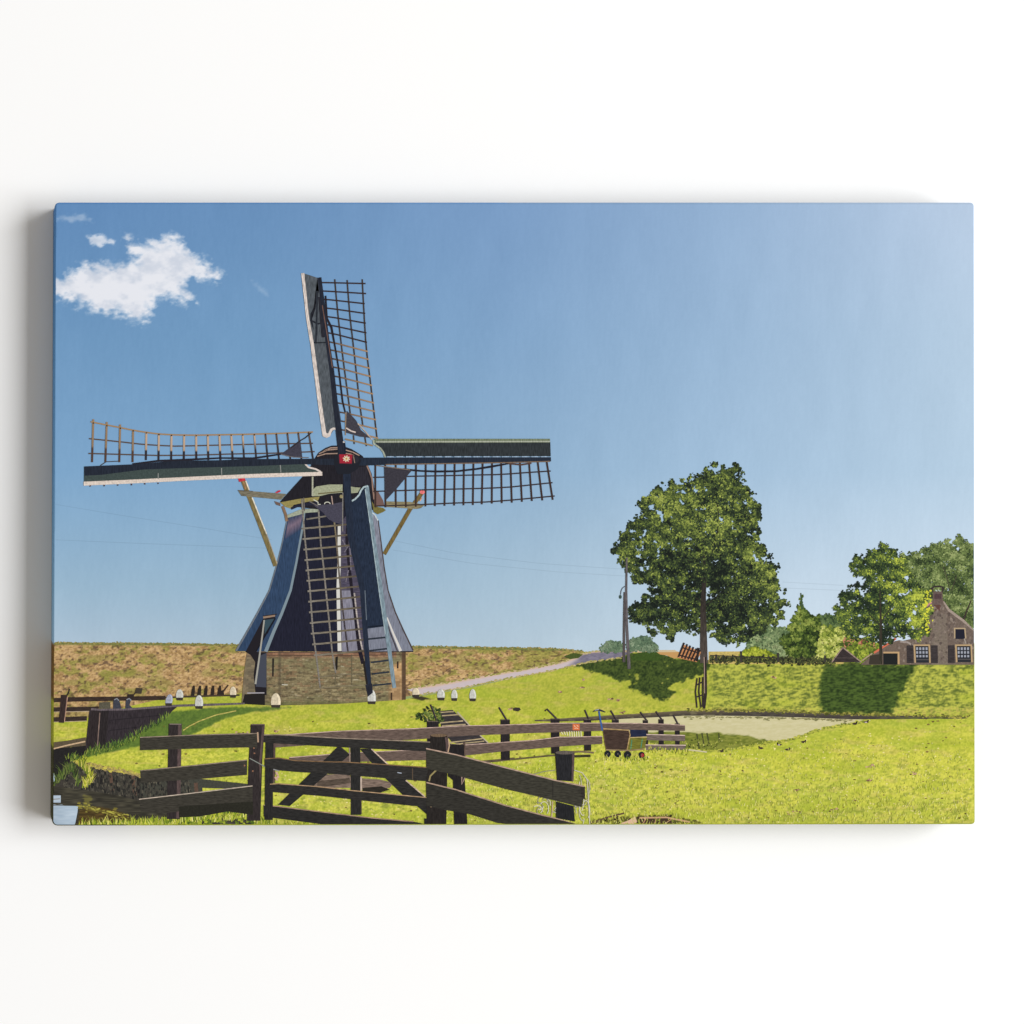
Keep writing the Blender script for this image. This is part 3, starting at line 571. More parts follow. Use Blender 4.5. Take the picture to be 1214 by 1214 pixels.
# ------------------------------------------------------------------ poles, broken gate, lattice
level(92)
p = Part('utility_pole', mat='printed_post_ink', label='short upright printed pole with a lamp'); p.line([(740.2,702),(739.8,740),(739.6,785)], [2.0, 2.6, 3.2], (84, 78, 78)); po = p.build()
l_ = Part('lamp_arm', parent=po); l_.line([(741,695),(738,697),(736.4,700),(735.6,705)], .9, (86, 92, 100)); l_.ell(735.4, 707.6, 1.7, 2.4, (62, 82, 76), 10); l_.build()
p = Part('utility_pole', mat='printed_post_ink', label='taller leaning printed pole crossing the short one'); p.line([(743,661),(742.4,700),(743,740),(744.6,770),(745.8,793)], [2.2, 2.6, 3.0, 3.4, 3.6], (98, 92, 94)); p.build()
p = Part('lattice_gate', mat='printed_wood_ink', label='tilted broken printed lattice gate below the big tree')
sl = [[(811 + i * 3.7, 762 + i * 1.7), (804.2 + i * 3.7, 779 + i * 1.0)] for i in range(6)]
p.poly([(810,764),(831,773),(826,785),(803,780)], (190, 132, 86)); p.lines(sl, 2.1, (48, 40, 40)); p.lines([[(808.6,767.5),(829,774.6)], [(804.6,776.6),(826,782)]], 1.6, (54, 44, 42)); p.line([(828,768),(826,784)], 3, (48, 42, 40)); p.build()
p = Part('shore_gate', mat='printed_post_ink', label='black printed hurdle standing at the pond edge')
p.lines([[(826.4,804),(824.4,820),(826.2,839)], [(829.6,803),(828.4,820),(831,839)], [(833,802.5),(833,838)]], 1.8, (54, 48, 46)); p.line([(835.6,779),(836.2,800),(836.4,822),(834.6,840)], [3, 3.6, 3.6, 3], (52, 44, 44)); p.line([(834.6,779),(835,800),(835.2,822)], .9, (170, 146, 130))
p.lines([[(825,812.5),(833.6,808)], [(826,826.2),(833.6,823.6)]], 1.5, (54, 48, 46)); p.build()

# ------------------------------------------------------------------ WINDMILL
level(84)
WHITE = (214, 202, 194); NAVY = (36, 42, 56); LATD = (66, 54, 50); LATL = (164, 138, 110)
mill = Part('windmill', mat='printed_slate_ink', label='printed dark boarded windmill with lattice sails')
OUT_L = [(341,611),(334.3,645),(329,666.4),(319.3,700),(306,725.4),(294.6,746),(279,771.8)]
OUT_R = [(442.5,610.7),(448.4,617),(452,645),(455.3,671.7),(460,700),(468.4,725.4),(477.6,746),(490,771.6)]
mill.poly(OUT_L + [(490,773)] + OUT_R[::-1] + [(430,604),(360,603)], (34, 35, 50))
# left facet
mill.poly(OUT_L + [(315,772.5),(324.6,748.4),(333.8,727.7),(344,700),(351.4,666.4),(357.8,630),(360,606)], (50, 70, 98))
B_ = (54, 68, 94); S_ = (122, 106, 122); mill.poly([(342,614),(359,607),(357.4,616),(340,627)], [B_, B_, S_, S_]); mill.poly([(340,627),(357.4,616),(356,628),(337.6,640)], [S_, S_, B_, B_])  # pinkish sheen drawn as a colour gradient on the facet
mill.line([(341,612),(334.3,645),(329,666.4),(319.3,700),(306,725.4),(294.6,746),(280,771.5)], [1, 1.1, 1.2, 1.5, 1.8, 2, 2.2], (112, 118, 126))
# facet right of the bright batten
mill.poly([(403,620),(420,600),(426,640),(434,700),(438,772),(405,772),(403,700)], (82, 80, 92))
mill.poly([(404,668),(424,668),(432,700),(438,772.4),(405.5,772.4)], (134, 132, 146))
mill.poly([(440,640),(452,645),(455.3,671.7),(460,700),(468.4,725.4),(477.6,746),(490,771.6),(434,772.4),(436,745)], (126, 130, 144))
mill.poly([(437,608),(442.5,610.7),(448.4,617),(452,645),(444,645)], (134, 136, 150))
mill.line([(448.4,617),(452,645),(455.3,671.7),(460,700),(468.4,725.4),(477.6,746),(489.6,771)], [1.2, 1.4, 1.4, 1.5, 1.6, 1.7, 1.8], (76, 66, 66))
mill.line([(438,606),(444,610),(448,617)], 1.5, (196, 204, 206))
mill.line([(456.5,733),(463,751),(471,771.8)], 1.6, (70, 64, 70)); mo = mill.build()
b = Part('batten', parent=mo, mat='printed_ink'); b.line([(361,604),(360.5,612),(357.8,630),(351.4,666.4),(344.4,700),(333.8,727.7),(324.6,748.4),(315,772.4)], [1.8, 2.0, 2.4, 2.6, 2.9, 3.4, 3.8, 4.2], (128, 145, 154)); b.build()
b = Part('batten', parent=mo, mat='printed_ink', label='bright white batten'); b.line([(402.2,622),(402,666),(400.8,700),(402.6,771.8)], [3.6, 4, 4, 4.6], (216, 214, 206)); b.build()
b = Part('batten', parent=mo, mat='printed_ink'); b.line([(458.8,732),(466,750.7),(475,771.8)], [1.4, 2.4, 3.4], (216, 212, 206)); b.build()
b = Part('top_trim', parent=mo, mat='printed_mottle_ink'); b.poly([(340.6,610.5),(355.7,604),(377.5,602.8),(377.5,607),(363,608),(341,614)], (160, 166, 146)); b.build()
# brick base
def brickc(x, y):
    row = np.floor((y - 772) / 2.35); fy = (y - 772) / 2.35 - row; bx = (x + (row % 2) * 3.2) / 6.4; bi = np.floor(bx); fx = bx - bi
    h = h2(bi, row, 141); h3 = h2(bi + 50, row, 143); n = fbm(x / 11, y / 7, 145, 3)
    hf = speck(x, y, 1.4, .9, 149); c = mix((80, 70, 52), (190, 174, 130), h * .3 + n * .35 + hf * .35); c = mix(c, (142, 112, 84), sst(.7, .9, h3) * .6)
    c = mix(c, (126, 124, 88), sst(.5, .68, fbm(x / 17, y / 9, 147, 3)) * .45); c = mix(c, (196, 186, 156), sst(.80, .92, speck(x, y, 4.5, 1.4, 151)) * .5); c = mix(c, (70, 62, 48), sst(.74, .9, speck(x, y, 5, 2, 153)) * .55)
    top = sst(782, 776, y) * (x < 470); c = mix(c, mix((112, 78, 66), (170, 122, 96), h), top * .8)
    c = mix(c, (82, 74, 56), sst(.80, .95, fy) * .5); c = mix(c, (84, 74, 56), sst(.90, .98, fx) * .3)
    c = mix(c, mix((182, 144, 100), (220, 182, 134), h), sst(462, 464, x) * sst(478, 475, x) * sst(786, 792, y + (x - 464) * .4))  # sunlit right strip of the brick, coloured lighter
    c = mix(c, mix((132, 106, 76), (180, 148, 108), h), sst(459, 462, x) * sst(476, 474, x) * sst(800, 806, y) * .7)
    c = mix(c, (84, 62, 48), sst(475.5, 477, x) * .8); c = mix(c, (74, 66, 54), sst(3, 0, np.abs(x - 331.5)) * .5)
    c = mix(c, mix((96, 88, 76), (138, 124, 100), h), sst(318, 312, x) * .7)
    c = mix(c, (52, 48, 42), sst(774.6, 772.6, y) * .6); c = mix(c, (78, 86, 44), sst(830, 834, y) * .35); return c
b = Part('brick_base', parent=mo); b.band(286.5, 481, curve([(286.5,832),(289,800),(292,778),(293,773),(481,772.4)]), curve([(286.5,833),(321,836.5),(400,834.5),(481,829.4)]), brickc, .55)
b.poly([(322.6,780.5),(325,780.5),(324.4,802),(322.4,802)], (44, 40, 38)); b.poly([(397.5,779),(400.6,778),(400,793),(397,797)], (40, 36, 32)); b.poly([(470.4,784.5),(472.4,783.5),(472.4,792.5),(470.4,792.5)], (58, 44, 38))
b.poly([(463,821),(465,821),(465,830),(463,830)], (70, 54, 42)); b.line([(334,811.6),(341,811.8)], 1.2, (190,186,170)); b.line([(419,805.6),(424.5,805.8)], 1.1, (176,166,140)); b.line([(404,790),(408,790.4)], 1.2, (166,158,130))
b.line([(300,776.6),(392,777.2),(480,776.4)], .8, (78, 62, 50)); b.build()
d = Part('doorway', parent=mo, mat='printed_ink', label='dark open doorway under the dormer')
d.poly([(312,733.4),(326.5,731),(318,750),(304,773),(316,773.5),(316,824),(303,824),(300.6,800),(302.5,785),(297,776.5),(291,772.8),(302,752)], (36, 33, 38)); d.poly([(306.5,778),(316,774),(315.6,815),(303,814)], (70, 74, 86)); d.poly([(313.6,735),(325,733.4),(316.6,747),(313.6,752)], (58, 78, 88))
d.line([(318,752),(304.5,772.4)], 3.0, (52, 70, 98)); d.line([(326.4,733),(303.4,772.6)], 1.4, (24, 26, 36)); d.line([(312,732),(326,729.6)], 2.6, (152, 128, 108)); d.line([(312,730.4),(328.5,728)], 1.0, (50, 40, 36))
d.line([(313.2,735),(311,753),(307,782),(302.8,811)], [1.8, 1.9, 2.0, 2.2], (166, 164, 154)); d.poly([(290,823),(314,822),(314,836),(287,834.5)], (38, 35, 34)); d.line([(293,821.6),(313.4,821.4)], 1.3, (168, 164, 170)); d.build()
# cap
c = Part('cap', parent=mo, mat='printed_slate_ink')
c.poly([(373.4,543),(377.6,536.6),(386,531),(393,528.3),(400,528.2),(408.4,529.4),(416.8,532.4),(423.8,536.6),(430,540.8),(436.4,552),(440.6,561.8),(442.6,573),(444.4,585),(445.4,594),(444,604),(436,606),(378,604),(344,600),(332,595),(344,581.4),(358,566),(366,557)], (36, 34, 40))
c.poly([(416,555),(434,553),(438,570),(440,578),(430,575),(416,578)], (46, 44, 52))
c.lines([[(376,541),(386,538),(400,537.6)], [(378,538),(388,533.6),(400,532.4)], [(384,534.6),(392,531),(400,530.6)], [(409,533.4),(418,536),(426,540)], [(409,537.4),(416,538.4),(421,541)]], 1.3, (166, 140, 124))
c.line([(435,552),(438.4,560),(441,568),(442,580),(443.4,592)], 1.7, (150, 122, 108)); c.ell(436.4, 546, 4, 3, (50, 48, 54), 10); c.build()
c = Part('cap_board', parent=mo, mat='printed_mottle_ink'); c.poly([(375,576.8),(390,574.4),(406,574.4),(406,584),(390,585.4),(380,588),(370,588.4),(371,580)], (162, 166, 138)); c.poly([(415,576.6),(421,577.8),(427.5,578),(424,584),(415,585)], (158, 162, 134))
c.line([(370.6,565),(370.4,588)], 1.9, (176, 176, 156)); c.line([(377,585.4),(406,582.6)], 1.3, (106, 96, 64)); c.build()
c = Part('thatch_eave', parent=mo, mat='printed_mottle_ink'); c.poly([(332,595.6),(353.5,591.6),(369.6,589.8),(379,588.8),(377,593.4),(364,595),(348,598.6),(345,603),(338.5,601)], (150, 138, 84))
c.build()
c = Part('thatch_eave', parent=mo, mat='printed_mottle_ink'); c.poly([(440.6,594),(444.6,600.4),(454,602),(457.5,604.8),(454.3,607),(447.8,609.8),(443,607)], (118, 110, 60)); c.build()
c = Part('neck', parent=mo, mat='printed_mottle_ink'); c.line([(345,603),(352,600),(362,598),(376,597)], 3.0, (38, 40, 56)); c.build()
c = Part('scroll_ornament', parent=mo); a = np.linspace(0, 5.2, 14); c.line([(388 + 3.4 * math.cos(t), 597.6 - 2.4 * math.sin(t)) for t in a[:9]], 1.0, (206, 206, 190)); c.line([(371.6,592.4),(374,593.6),(377,595.4),(377,598),(380,598)], 1.1, (206, 206, 190)); c.build()
c = Part('cap_cloth', parent=mo); c.poly([(443.6,581.6),(447.8,581.8),(454.3,593.6),(455.5,599.4),(443.6,599.6)], (116, 90, 84)); c.build()
# tail beams
for nm, P1, W, Cc in (('tail_pole', [(288.2,570),(306,616),(326.5,671)], [5.4, 5, 4.6], (124, 110, 72)), ('tail_pole', [(335,600),(338.6,610),(340.2,618)], 3.4, (134, 108, 86)), ('tail_pole', [(500.6,584),(486,604),(455.6,657)], [4.6, 4.8, 4.4], (116, 98, 58))):
    c = Part(nm, parent=mo, mat='printed_post_ink'); c.line(P1, W, Cc)
    if P1[0][0] < 300: c.line([(291.4,570),(295.4,580.6)], 1.4, (226, 214, 196)); c.line([(299,590),(316,633)], 1.4, (222, 216, 200)); c.line([(316,633),(328.4,668)], 1.0, (170, 156, 130)); c.poly([(282.2,567),(289.6,566.2),(291.4,569.6),(283.4,571.4)], (196, 56, 70)); c.line([(288.6,571),(291.4,580)], 1.4, (176, 128, 92))
    if P1[0][0] > 400: c.ell(500.6, 583.4, 3.0, 2.4, (236, 124, 124), 10); c.line([(497.8,594),(500,590)], 1.2, (220, 160, 120))
    c.build()
c = Part('tail_beam', parent=mo, mat='printed_wood_ink'); c.poly([(281.8,581),(339.6,585.6),(333.4,592.4),(300,589.2),(286.2,587.8)], (122, 116, 98)); c.line([(282,581.4),(300,582.6)], 1, (92, 84, 74)); c.poly([(325,594),(332,596.2),(332.6,600),(327.4,598.4)], (112, 92, 84)); c.poly([(326,584),(330,581.4),(332.6,581),(332.4,583),(328.6,584.6)], (200, 64, 84)); c.build()
c = Part('tail_beam', parent=mo, mat='printed_wood_ink'); c.poly([(456.4,594.4),(486.4,595),(503.5,598.6),(499,602.4),(494,603.4),(457.5,601)], (138, 128, 98)); c.build()

# ---- up sail
def rung_line(p, ends, w, cf): p.lines([e for e in ends], w, cf)
s1 = Part('sail', parent=mo, mat='printed_ink', label='sail pointing up')
vx1 = curve([(333,396.9),(380,401.4),(422,406.3),(480,414),(526,419.8)]); vx2 = curve([(333,411.6),(373,414.7),(415,419.6),(480,426.6),(503,430),(530,434.3)]); vx3 = curve([(331,429.5),(370,431.5),(415,434.3),(447,438.5),(476.6,442),(521,447.2)])
stkR = curve([(329,381),(408,391.2),(440,396.3),(480,400.7),(540,409.6)])
def vl(f, a, b_): return [(float(f(y)), y) for y in np.linspace(a, b_, 9)]
yr = [336.2,348.1,360,371.6,383.2,394.7,405.9,416.8,426.2,436.7,446.5,457,467.1,477.8,487.9,497.7,508.6,519.5]; yl = [335,345,354.8,365,375.1,384.9,394.4,405.2,414.7,425,435,445.8,456.3,466.6,477.5,488.3,498.8,509.3]
up = []; lo = []
for i, (a, b_) in enumerate(zip(yr, yl)):
    L0 = (float(stkR(b_)) - 1, b_); R0 = (float(vx3(a)) + (3.6 if i < 2 else 1.4), a)
    m0 = (L0[0] + (R0[0] - L0[0]) * .24, L0[1] + (R0[1] - L0[1]) * .20)
    (up if i < 7 else lo).append([L0, m0, R0])
s1.lines([vl(vx1, 331, 494), vl(vx2, 332, 504), vl(vx3, 331, 521)], 1.55, (68, 58, 52)); s1.lines([[(419, 516), (420, 526.5)], [(432.6, 518), (434.4, 529)]], 1.6, (74, 62, 54))
s1.lines(up, 1.65, (58, 44, 42))
for L in lo: s1._stroke(L, 1.7, [(54, 46, 46), (120, 98, 80), (170, 138, 104)])
Part.zz += STEP
s1.line([(409,520.6),(425,524),(442,528.4)], 1.9, (150, 128, 98))
s1.line([(386,350.6),(387.4,377),(393,388.4),(397.2,410.8),(401.4,436),(406.3,476.6),(409.4,489)], [2, 2.4, 2.6, 1.8, 1.8, 2, 1.6], (40, 34, 40)); s1.line([(410,489),(409.8,500),(409.6,516)], 1.3, (150, 130, 110))
s1o = s1.build()
b = Part('leading_board', parent=mo, mat='printed_post_ink'); b.poly([(358.5,324.3),(361,324.4),(368,326.6),(376.5,329.5),(386.5,408),(392.5,440),(394.4,480),(399,509),(395,510.4),(391.5,516),(388,518),(384,515),(377,470)], (84, 90, 96))
b.poly([(376,330),(378,345),(374,360),(368,372),(367.5,380),(372,392),(370,378),(374,366)], (36, 38, 46)); b.line([(368.5,380),(377,384),(384,382)], 2, (40, 42, 50)); b.line([(376,345),(375,395),(374,406)], 2.4, (44, 48, 56)); b.line([(368,406.6),(388,406)], 1.6, (40, 44, 50)); b.line([(375,349),(371,372)], .9, (40,40,48)); b.line([(379,352),(381,380),(383,400)], 4, (42, 42, 50))  # dark shadow shapes inked on the board
b.line([(356.9,323.8),(358.8,323.8),(364.8,378),(370,408),(379.4,480),(384.8,517)][1:], [3.6, 3.6, 4.2, 4.6, 4.8], WHITE); b.poly([(383,512),(386.4,513),(389,514),(391.4,508.6),(395,506.8),(399,507.4),(399,509.6),(395.6,509.4),(393,512),(391.4,517.4),(387,519.2),(383,517.6)], WHITE); b.build()
b = Part('stock', parent=mo, mat='printed_slate_ink'); b.line([(378.6,329),(388.6,408),(393.4,440),(397.6,480),(405.4,540)], [4.8, 5, 5.6, 6.4, 8.4], (38, 42, 54)); b.line([(382,362),(389.6,408),(394,436)], 1.1, (112, 84, 74)); b.line([(400.8,480),(404,500)], 1, (66, 72, 84)); b.build()
b = Part('sail_cloth', parent=mo, mat='printed_mottle_ink'); b.poly([(411.2,487),(416.8,492.5),(422.4,498.8),(428,510),(433,514),(438.5,519),(426.6,517.7),(414,514),(409.8,512.8),(410.4,500)], (66, 64, 72)); b.line([(410.4,507.4),(416,511),(421.6,512.6)], 1.6, (216, 200, 190)); b.line([(424,502),(430,508),(441,521)], 1.2, (190, 170, 150)); b.build()
# ---- left sail
s = Part('sail', parent=mo, mat='printed_ink', label='sail pointing left')
t1 = curve([(107.5,500),(125,503.6),(143.2,507),(158.6,510.3),(174,512.7),(188,514.5),(203.4,515.5),(230,516),(288.8,515),(328,514),(371,512.2)]); t2 = curve([(105.6,520),(140.4,523.5),(174,527.4),(209,529),(260,527.7),(300,526.7),(371,525.6)]); t3 = curve([(105,537.6),(140,538.6),(188,540),(230,539.7),(272,538.3),(328,537.2),(373,535.4)])
def hl(f, a, b_, n=14): return [(x, float(f(x))) for x in np.linspace(a, b_, n)]
s.lines([hl(t2, 105.6, 371), hl(t3, 105, 373)], 1.45, (92, 74, 62))
xt = [110.7,126.7,142.5,157.9,173.6,188.4,203.4,218.4,232.6,246.4,260.1,274.1,287.8,301.4,314.7,327.6,340.6,353.5,365.8]; xb = [109.2,125,141.5,157.2,173,188,203,218,232.8,247.1,261.5,276,289.5,304,317.5,331,344.5,357.7,371.4]
for i, (a, b_) in enumerate(zip(xt, xb)):
    T = float(t1(a)) - (3.6 if i < 3 else 1); cm = sst(0, 4, i); tt = np.array([154, 128, 100]) if i < 4 else np.array([196, 168, 142]); 
    if i > 13: tt = np.array([96, 80, 74])
    yb = 548 if i < 4 else 545.5; yy = [T, T + 8, T + (yb - T) * .62, T + (yb - T) * .68, yb]; xx = [a + (b_ - a) * (v - T) / (yb - T) for v in yy]
    dk = np.array([88, 66, 54]) if i < 4 else np.array([52, 46, 50]); s._stroke(list(zip(xx, yy)), 2.3 if i < 12 else 1.9, [tt, tt, tt * .95 if i < 12 else dk, dk, dk])
Part.zz += STEP; s.line(hl(t1, 107.5, 371, 24), 1.7, (164, 134, 98)); s.dabs(xt, [float(t1(a)) + .8 for a in xt], 1.1, (48, 38, 36), thick=2e-6)
s.line([(157,550),(188,546.4),(215,545.4),(262,543),(300,543.4),(333,538.4)], [1.6, 2.4, 2.6, 1.8, 2.4, 1.8], (40, 38, 46)); s.line([(119,552),(126,547.4),(140,546.8)], 1, (70,64,64)); s.line([(200,548.6),(212,548.2)], 1, (140,160,180)); s.build()
b = Part('leading_board', parent=mo, mat='printed_mottle_ink'); b.poly([(99.8,553),(155,551),(230,548),(300,548.4),(362,549),(366,554),(374,556.4),(380,560),(380,563),(99.6,573.4)], (66, 78, 76)); b.line([(99.2,573.4),(150,571.2),(230,567.2),(300,564.2),(382,561.6)], [4.8, 4.6, 4.4, 4.6, 4.6], (220, 206, 194)); b.line([(361.4,549.6),(365.6,554),(374.4,556.2),(379.6,559),(381,562)], 2.0, WHITE)
b.lines([[(187.5,561),(187.5,568)], [(262.6,555),(262.8,563)], [(332,550),(333,560)]], .9, (150, 150, 146)); b.dabs([107,123.5,139.6,156,171.8,187.5], [576,575.6,575,574.4,573.6,573], 1.1, (80, 50, 50), thick=2e-6); b.build()
b = Part('stock', parent=mo, mat='printed_slate_ink'); b.poly([(99.8,553),(155,550.6),(209,546.3),(262,545.6),(290,544.2),(356,544),(404,543.6),(404,551.6),(356,550.4),(300,552.6),(230,554.6),(170,556.6),(120,563),(100,564)], (38, 44, 56)); b.build()
b = Part('sail_cloth', parent=mo, mat='printed_mottle_ink'); b.poly([(356,521.6),(333.6,538.2),(340,541),(358.4,542.4)], (66, 64, 76)); b.line([(369,513),(362,519),(356,522.4),(345,531)], 1.3, (48, 44, 48)); b.line([(333,538.6),(348,542),(366,542.6)], 1, (110, 104, 104)); b.build()
# ---- right sail
s = Part('sail', parent=mo, mat='printed_ink', label='sail pointing right')
r1 = curve([(442.4,566),(491.8,564.6),(535,563.8),(580,562.8),(594,562.6),(624,560.3),(652.6,558.4)]); r2 = curve([(442.4,582.6),(504,580.7),(580,578.8),(605.6,577.4),(655,572.2)]); r3 = curve([(443.6,600),(491.8,598.6),(535,596.5),(580,595),(611.8,592.4),(657.6,588)])
s.lines([hl(r1, 442.4, 652.8), hl(r2, 442.4, 655), hl(r3, 443.6, 657.6)], 1.5, (58, 48, 50))
xt = [445,456.8,469.2,481,493.3,504.8,516.5,528,539.1,550.1,561.4,572.3,583.4,594.2,605.2,616.4,627.2,637.5,648.2]; xb = [445,457,469.2,481,492.8,504.5,515.6,527,538.4,549.5,560.6,571.2,583.1,594.9,606.8,618.8,630.6,643,655.3]
yb_ = curve([(445,601.5),(470,601.5),(535,599.4),(560,598.8),(583,597),(606,596),(630,594),(655.3,592.6)])
s.lines([[(a, 547.6), (b_, float(yb_(b_)))] for a, b_ in zip(xt, xb)], 2.0, (64, 48, 44))
s.line([(478,556.4),(500,558.4),(516.5,559),(541.2,558.7),(565,556),(583.4,553),(603,549.6)], [2.6, 2, 2.4, 2.2, 2.2, 2.6, 1.6], (38, 36, 44)); s.line([(602,549.4),(618,551),(630,549)], 2, (86, 66, 60)); s.build()
b = Part('leading_board', parent=mo, mat='printed_post_ink'); b.poly([(444.2,524),(652.3,524),(652.8,541),(457,541.4),(454,535),(449,530)], (50, 55, 58)); b.poly([(443.6,520.2),(652,520.2),(652,524.6),(443.6,525)], (116, 126, 102)); b.line([(446,523.8),(652,523.4)], 1.5, (168, 172, 156)); b.line([(442.6,521.6),(443,526),(451,531.6),(454.8,536.6),(456.4,542)], [2.4, 2.0, 1.9, 1.9, 1.9], (164, 170, 152))
b.lines([[(458.5 + i * 11.4, 541.6), (466.6 + i * 11.4, 541.5)] for i in range(17)], 1.3, (156, 180, 204)); b.build()
b = Part('stock', parent=mo, mat='printed_slate_ink'); b.poly([(417,543),(430,542.6),(500,542.2),(653,542),(653.2,547),(500,550),(430,552),(417,552)], (38, 46, 60)); b.line([(457,550.8),(520,549.8),(603,548.4),(652,547)], 1.3, (124, 104, 86)); b.build()
b = Part('sail_cloth', parent=mo, mat='printed_mottle_ink'); b.poly([(455.3,552.8),(470,555),(488.4,557.4),(483,564),(470.8,578.8),(457.8,592.6),(456.4,590)], (60, 58, 66)); b.line([(446,551.8),(466,554.4),(486,557)], 1.1, (126, 112, 100)); b.build()
# ---- down sail
s = Part('sail', parent=mo, mat='printed_wood_ink', label='sail pointing down across the tower')
s.poly([(404,622),(413,606),(420,640),(427,700),(431,771),(424,771),(416,700),(404.6,700)], (80, 75, 92))
s.line([(412,618),(411,640),(413,666),(415.7,688),(417.4,704),(420,717),(422.3,740),(424.6,757.7),(427,773.8),(430.6,787)], [3.2, 3.6, 3, 4, 3, 3.4, 3.6, 4, 4.4, 4.6], (36, 32, 42))
s.lines([[(406,640),(411,650)], [(408,655),(413,647)], [(410,690),(413,676)], [(406,600),(406.4,630)], [(415,650),(416,676)]], 1.1, (120, 114, 124))
VL = [(357.8,591.4),(361,634),(364.2,666.4),(367.5,700),(370.7,746),(375.3,780.7),(379.6,816)]; VM = [(377.6,605),(380.3,645),(383.5,671.7),(386.3,700),(390.3,738),(393.8,773.8),(398,798)]; VR = [(395.6,612),(399,642.8),(402,680),(405,711.5),(408.4,740.4),(412.6,773)]
s.lines([VL, VM], 1.9, (128, 122, 114)); s.line(VR, 1.9, [(134,124,96),(120,108,92),(100,92,86),(84,76,76),(66,60,66),(64,58,64)]); s.line([(420,703),(423,730),(427,758),(430,772)], 1.8, (176, 166, 160))
fl = curve([(591, 357.8), (634, 361), (666, 364.2), (700, 367.5), (746, 370.7), (781, 375.3), (816, 379.6)]); fs = curve([(600, 414), (700, 426), (811, 437)])
rg = []
for i, y in enumerate([626.8,639.2,651.6,664.2,676.4,688.6,701,713.3,726,738.6,751.3,764,777]):
    x0 = float(fl(y)) - 3; x1 = float(fs(y)) ; rg.append([(x0, y), (x0 + (x1 - x0) * .5, y - (x1 - x0) * .045), (x1, y - (x1 - x0) * .095)])
for L in rg: s._stroke(L, 2.1, [(132,126,116),(122,112,92),(84,76,66)])
Part.zz += STEP; s.line([(363,615.6),(380,613),(392,611)], 1.8, (122,116,104)); s.line([(376,803),(398,800),(430,799)], 1.3, (122, 112, 90)); s.line([(379,816),(400,813.6),(436,812)], 1.4, (126, 116, 92)); s.lines([[(398,798),(397,812)], [(417,776),(417,812)]], 1.2, (106, 98, 76)); s.build()
b = Part('leading_board', parent=mo, mat='printed_post_ink'); b.poly([(415,596),(419,593),(425.5,587),(429,580),(434,576.6),(440.5,634),(448.8,700),(455.6,742.6),(434.4,745.4),(426,690),(420,640)], (38, 48, 66)); b.line([(433.4,743.6),(455,741.4)], 1.6, (26, 32, 44)); b.lines([[(436,757.7),(457,755.6)], [(437.9,771.5),(459,769)], [(439.6,785.3),(460.4,782.8)], [(440.7,799),(461.5,796.6)], [(442,812.6),(463.8,810.4)]], 2.0, (46, 52, 62))
b.line([(435,576),(442.4,634),(451.4,700),(459.4,755),(467.4,815.6)], [4.2, 4.4, 5.0, 4.8, 4.6], (126, 146, 156)); b.line([(432.8,580),(440.4,634),(449.2,700),(456.8,752)], .9, (168, 186, 190)); b.line([(417,594),(421,591.6),(425.6,587),(428,581.4),(431,577.6),(436,576)], 2.0, (172, 190, 194)); b.build()
b = Part('stock', parent=mo, mat='printed_slate_ink'); b.line([(411,552),(411.4,575),(415.6,634),(429.8,700),(433,750),(437.4,812)], [9, 8.6, 8, 6.6, 6, 5.6], (38, 46, 62)); b.line([(432.6,700),(434.4,735)], .9, (110, 120, 130)); b.poly([(433,812),(441,810),(442,821),(436,826)], (40, 42, 52)); b.line([(431,784),(435,811)], 2.2, (40, 36, 34)); b.build()
b = Part('sail_cloth', parent=mo, mat='printed_mottle_ink'); b.poly([(371.4,599),(393,597.6),(406,595),(406,621.8),(396.4,619.4),(390,616),(382,607)], (72, 70, 84)); b.lines([[(366,594),(377,600)], [(360,590),(361,606)]], 1.3, (110, 104, 100)); b.line([(406.4,584),(406,630)], 1.1, (132, 128, 122)); b.ell(404.6, 588.6, 2.2, 2.2, (150, 140, 104), 9); b.line([(393,588),(394.4,598)], 1.3, (176, 152, 140)); b.build()
h = Part('sail_hub', parent=mo, mat='printed_ink', label='red hub block with a white flower mark')
h.poly([(396,540),(424,540),(428,546),(424,556),(414,562),(400,562),(396,552)], (34, 36, 44)); h.poly([(402,538.6),(417.6,538.9),(417.2,549.4),(402.4,549)], (160, 40, 56)); h.line([(401.8,539.4),(402.4,549.4),(417,549.8),(418,539)], 1, (84, 40, 50))
for i in range(8):
    a = i * math.pi / 4 + .2; h.line([(410.6 + math.cos(a) * .4, 543.8 + math.sin(a) * .4), (410.6 + math.cos(a) * 4.3, 543.8 + math.sin(a) * 3.9)], [1.6, 1.1], (226, 216, 186))
h.ell(410.6, 543.8, 1.4, 1.4, (190, 150, 80), 8); h.line([(408,523),(409,530),(409,538)], 1.8, (30, 36, 50)); h.dabs([407.5], [524], 1.2, (206, 200, 196)); h.ell(422, 545, 3.4, 4.2, (44, 44, 52), 10); h.line([(419,541),(420.5,549)], 1, (150, 128, 110)); h.build()

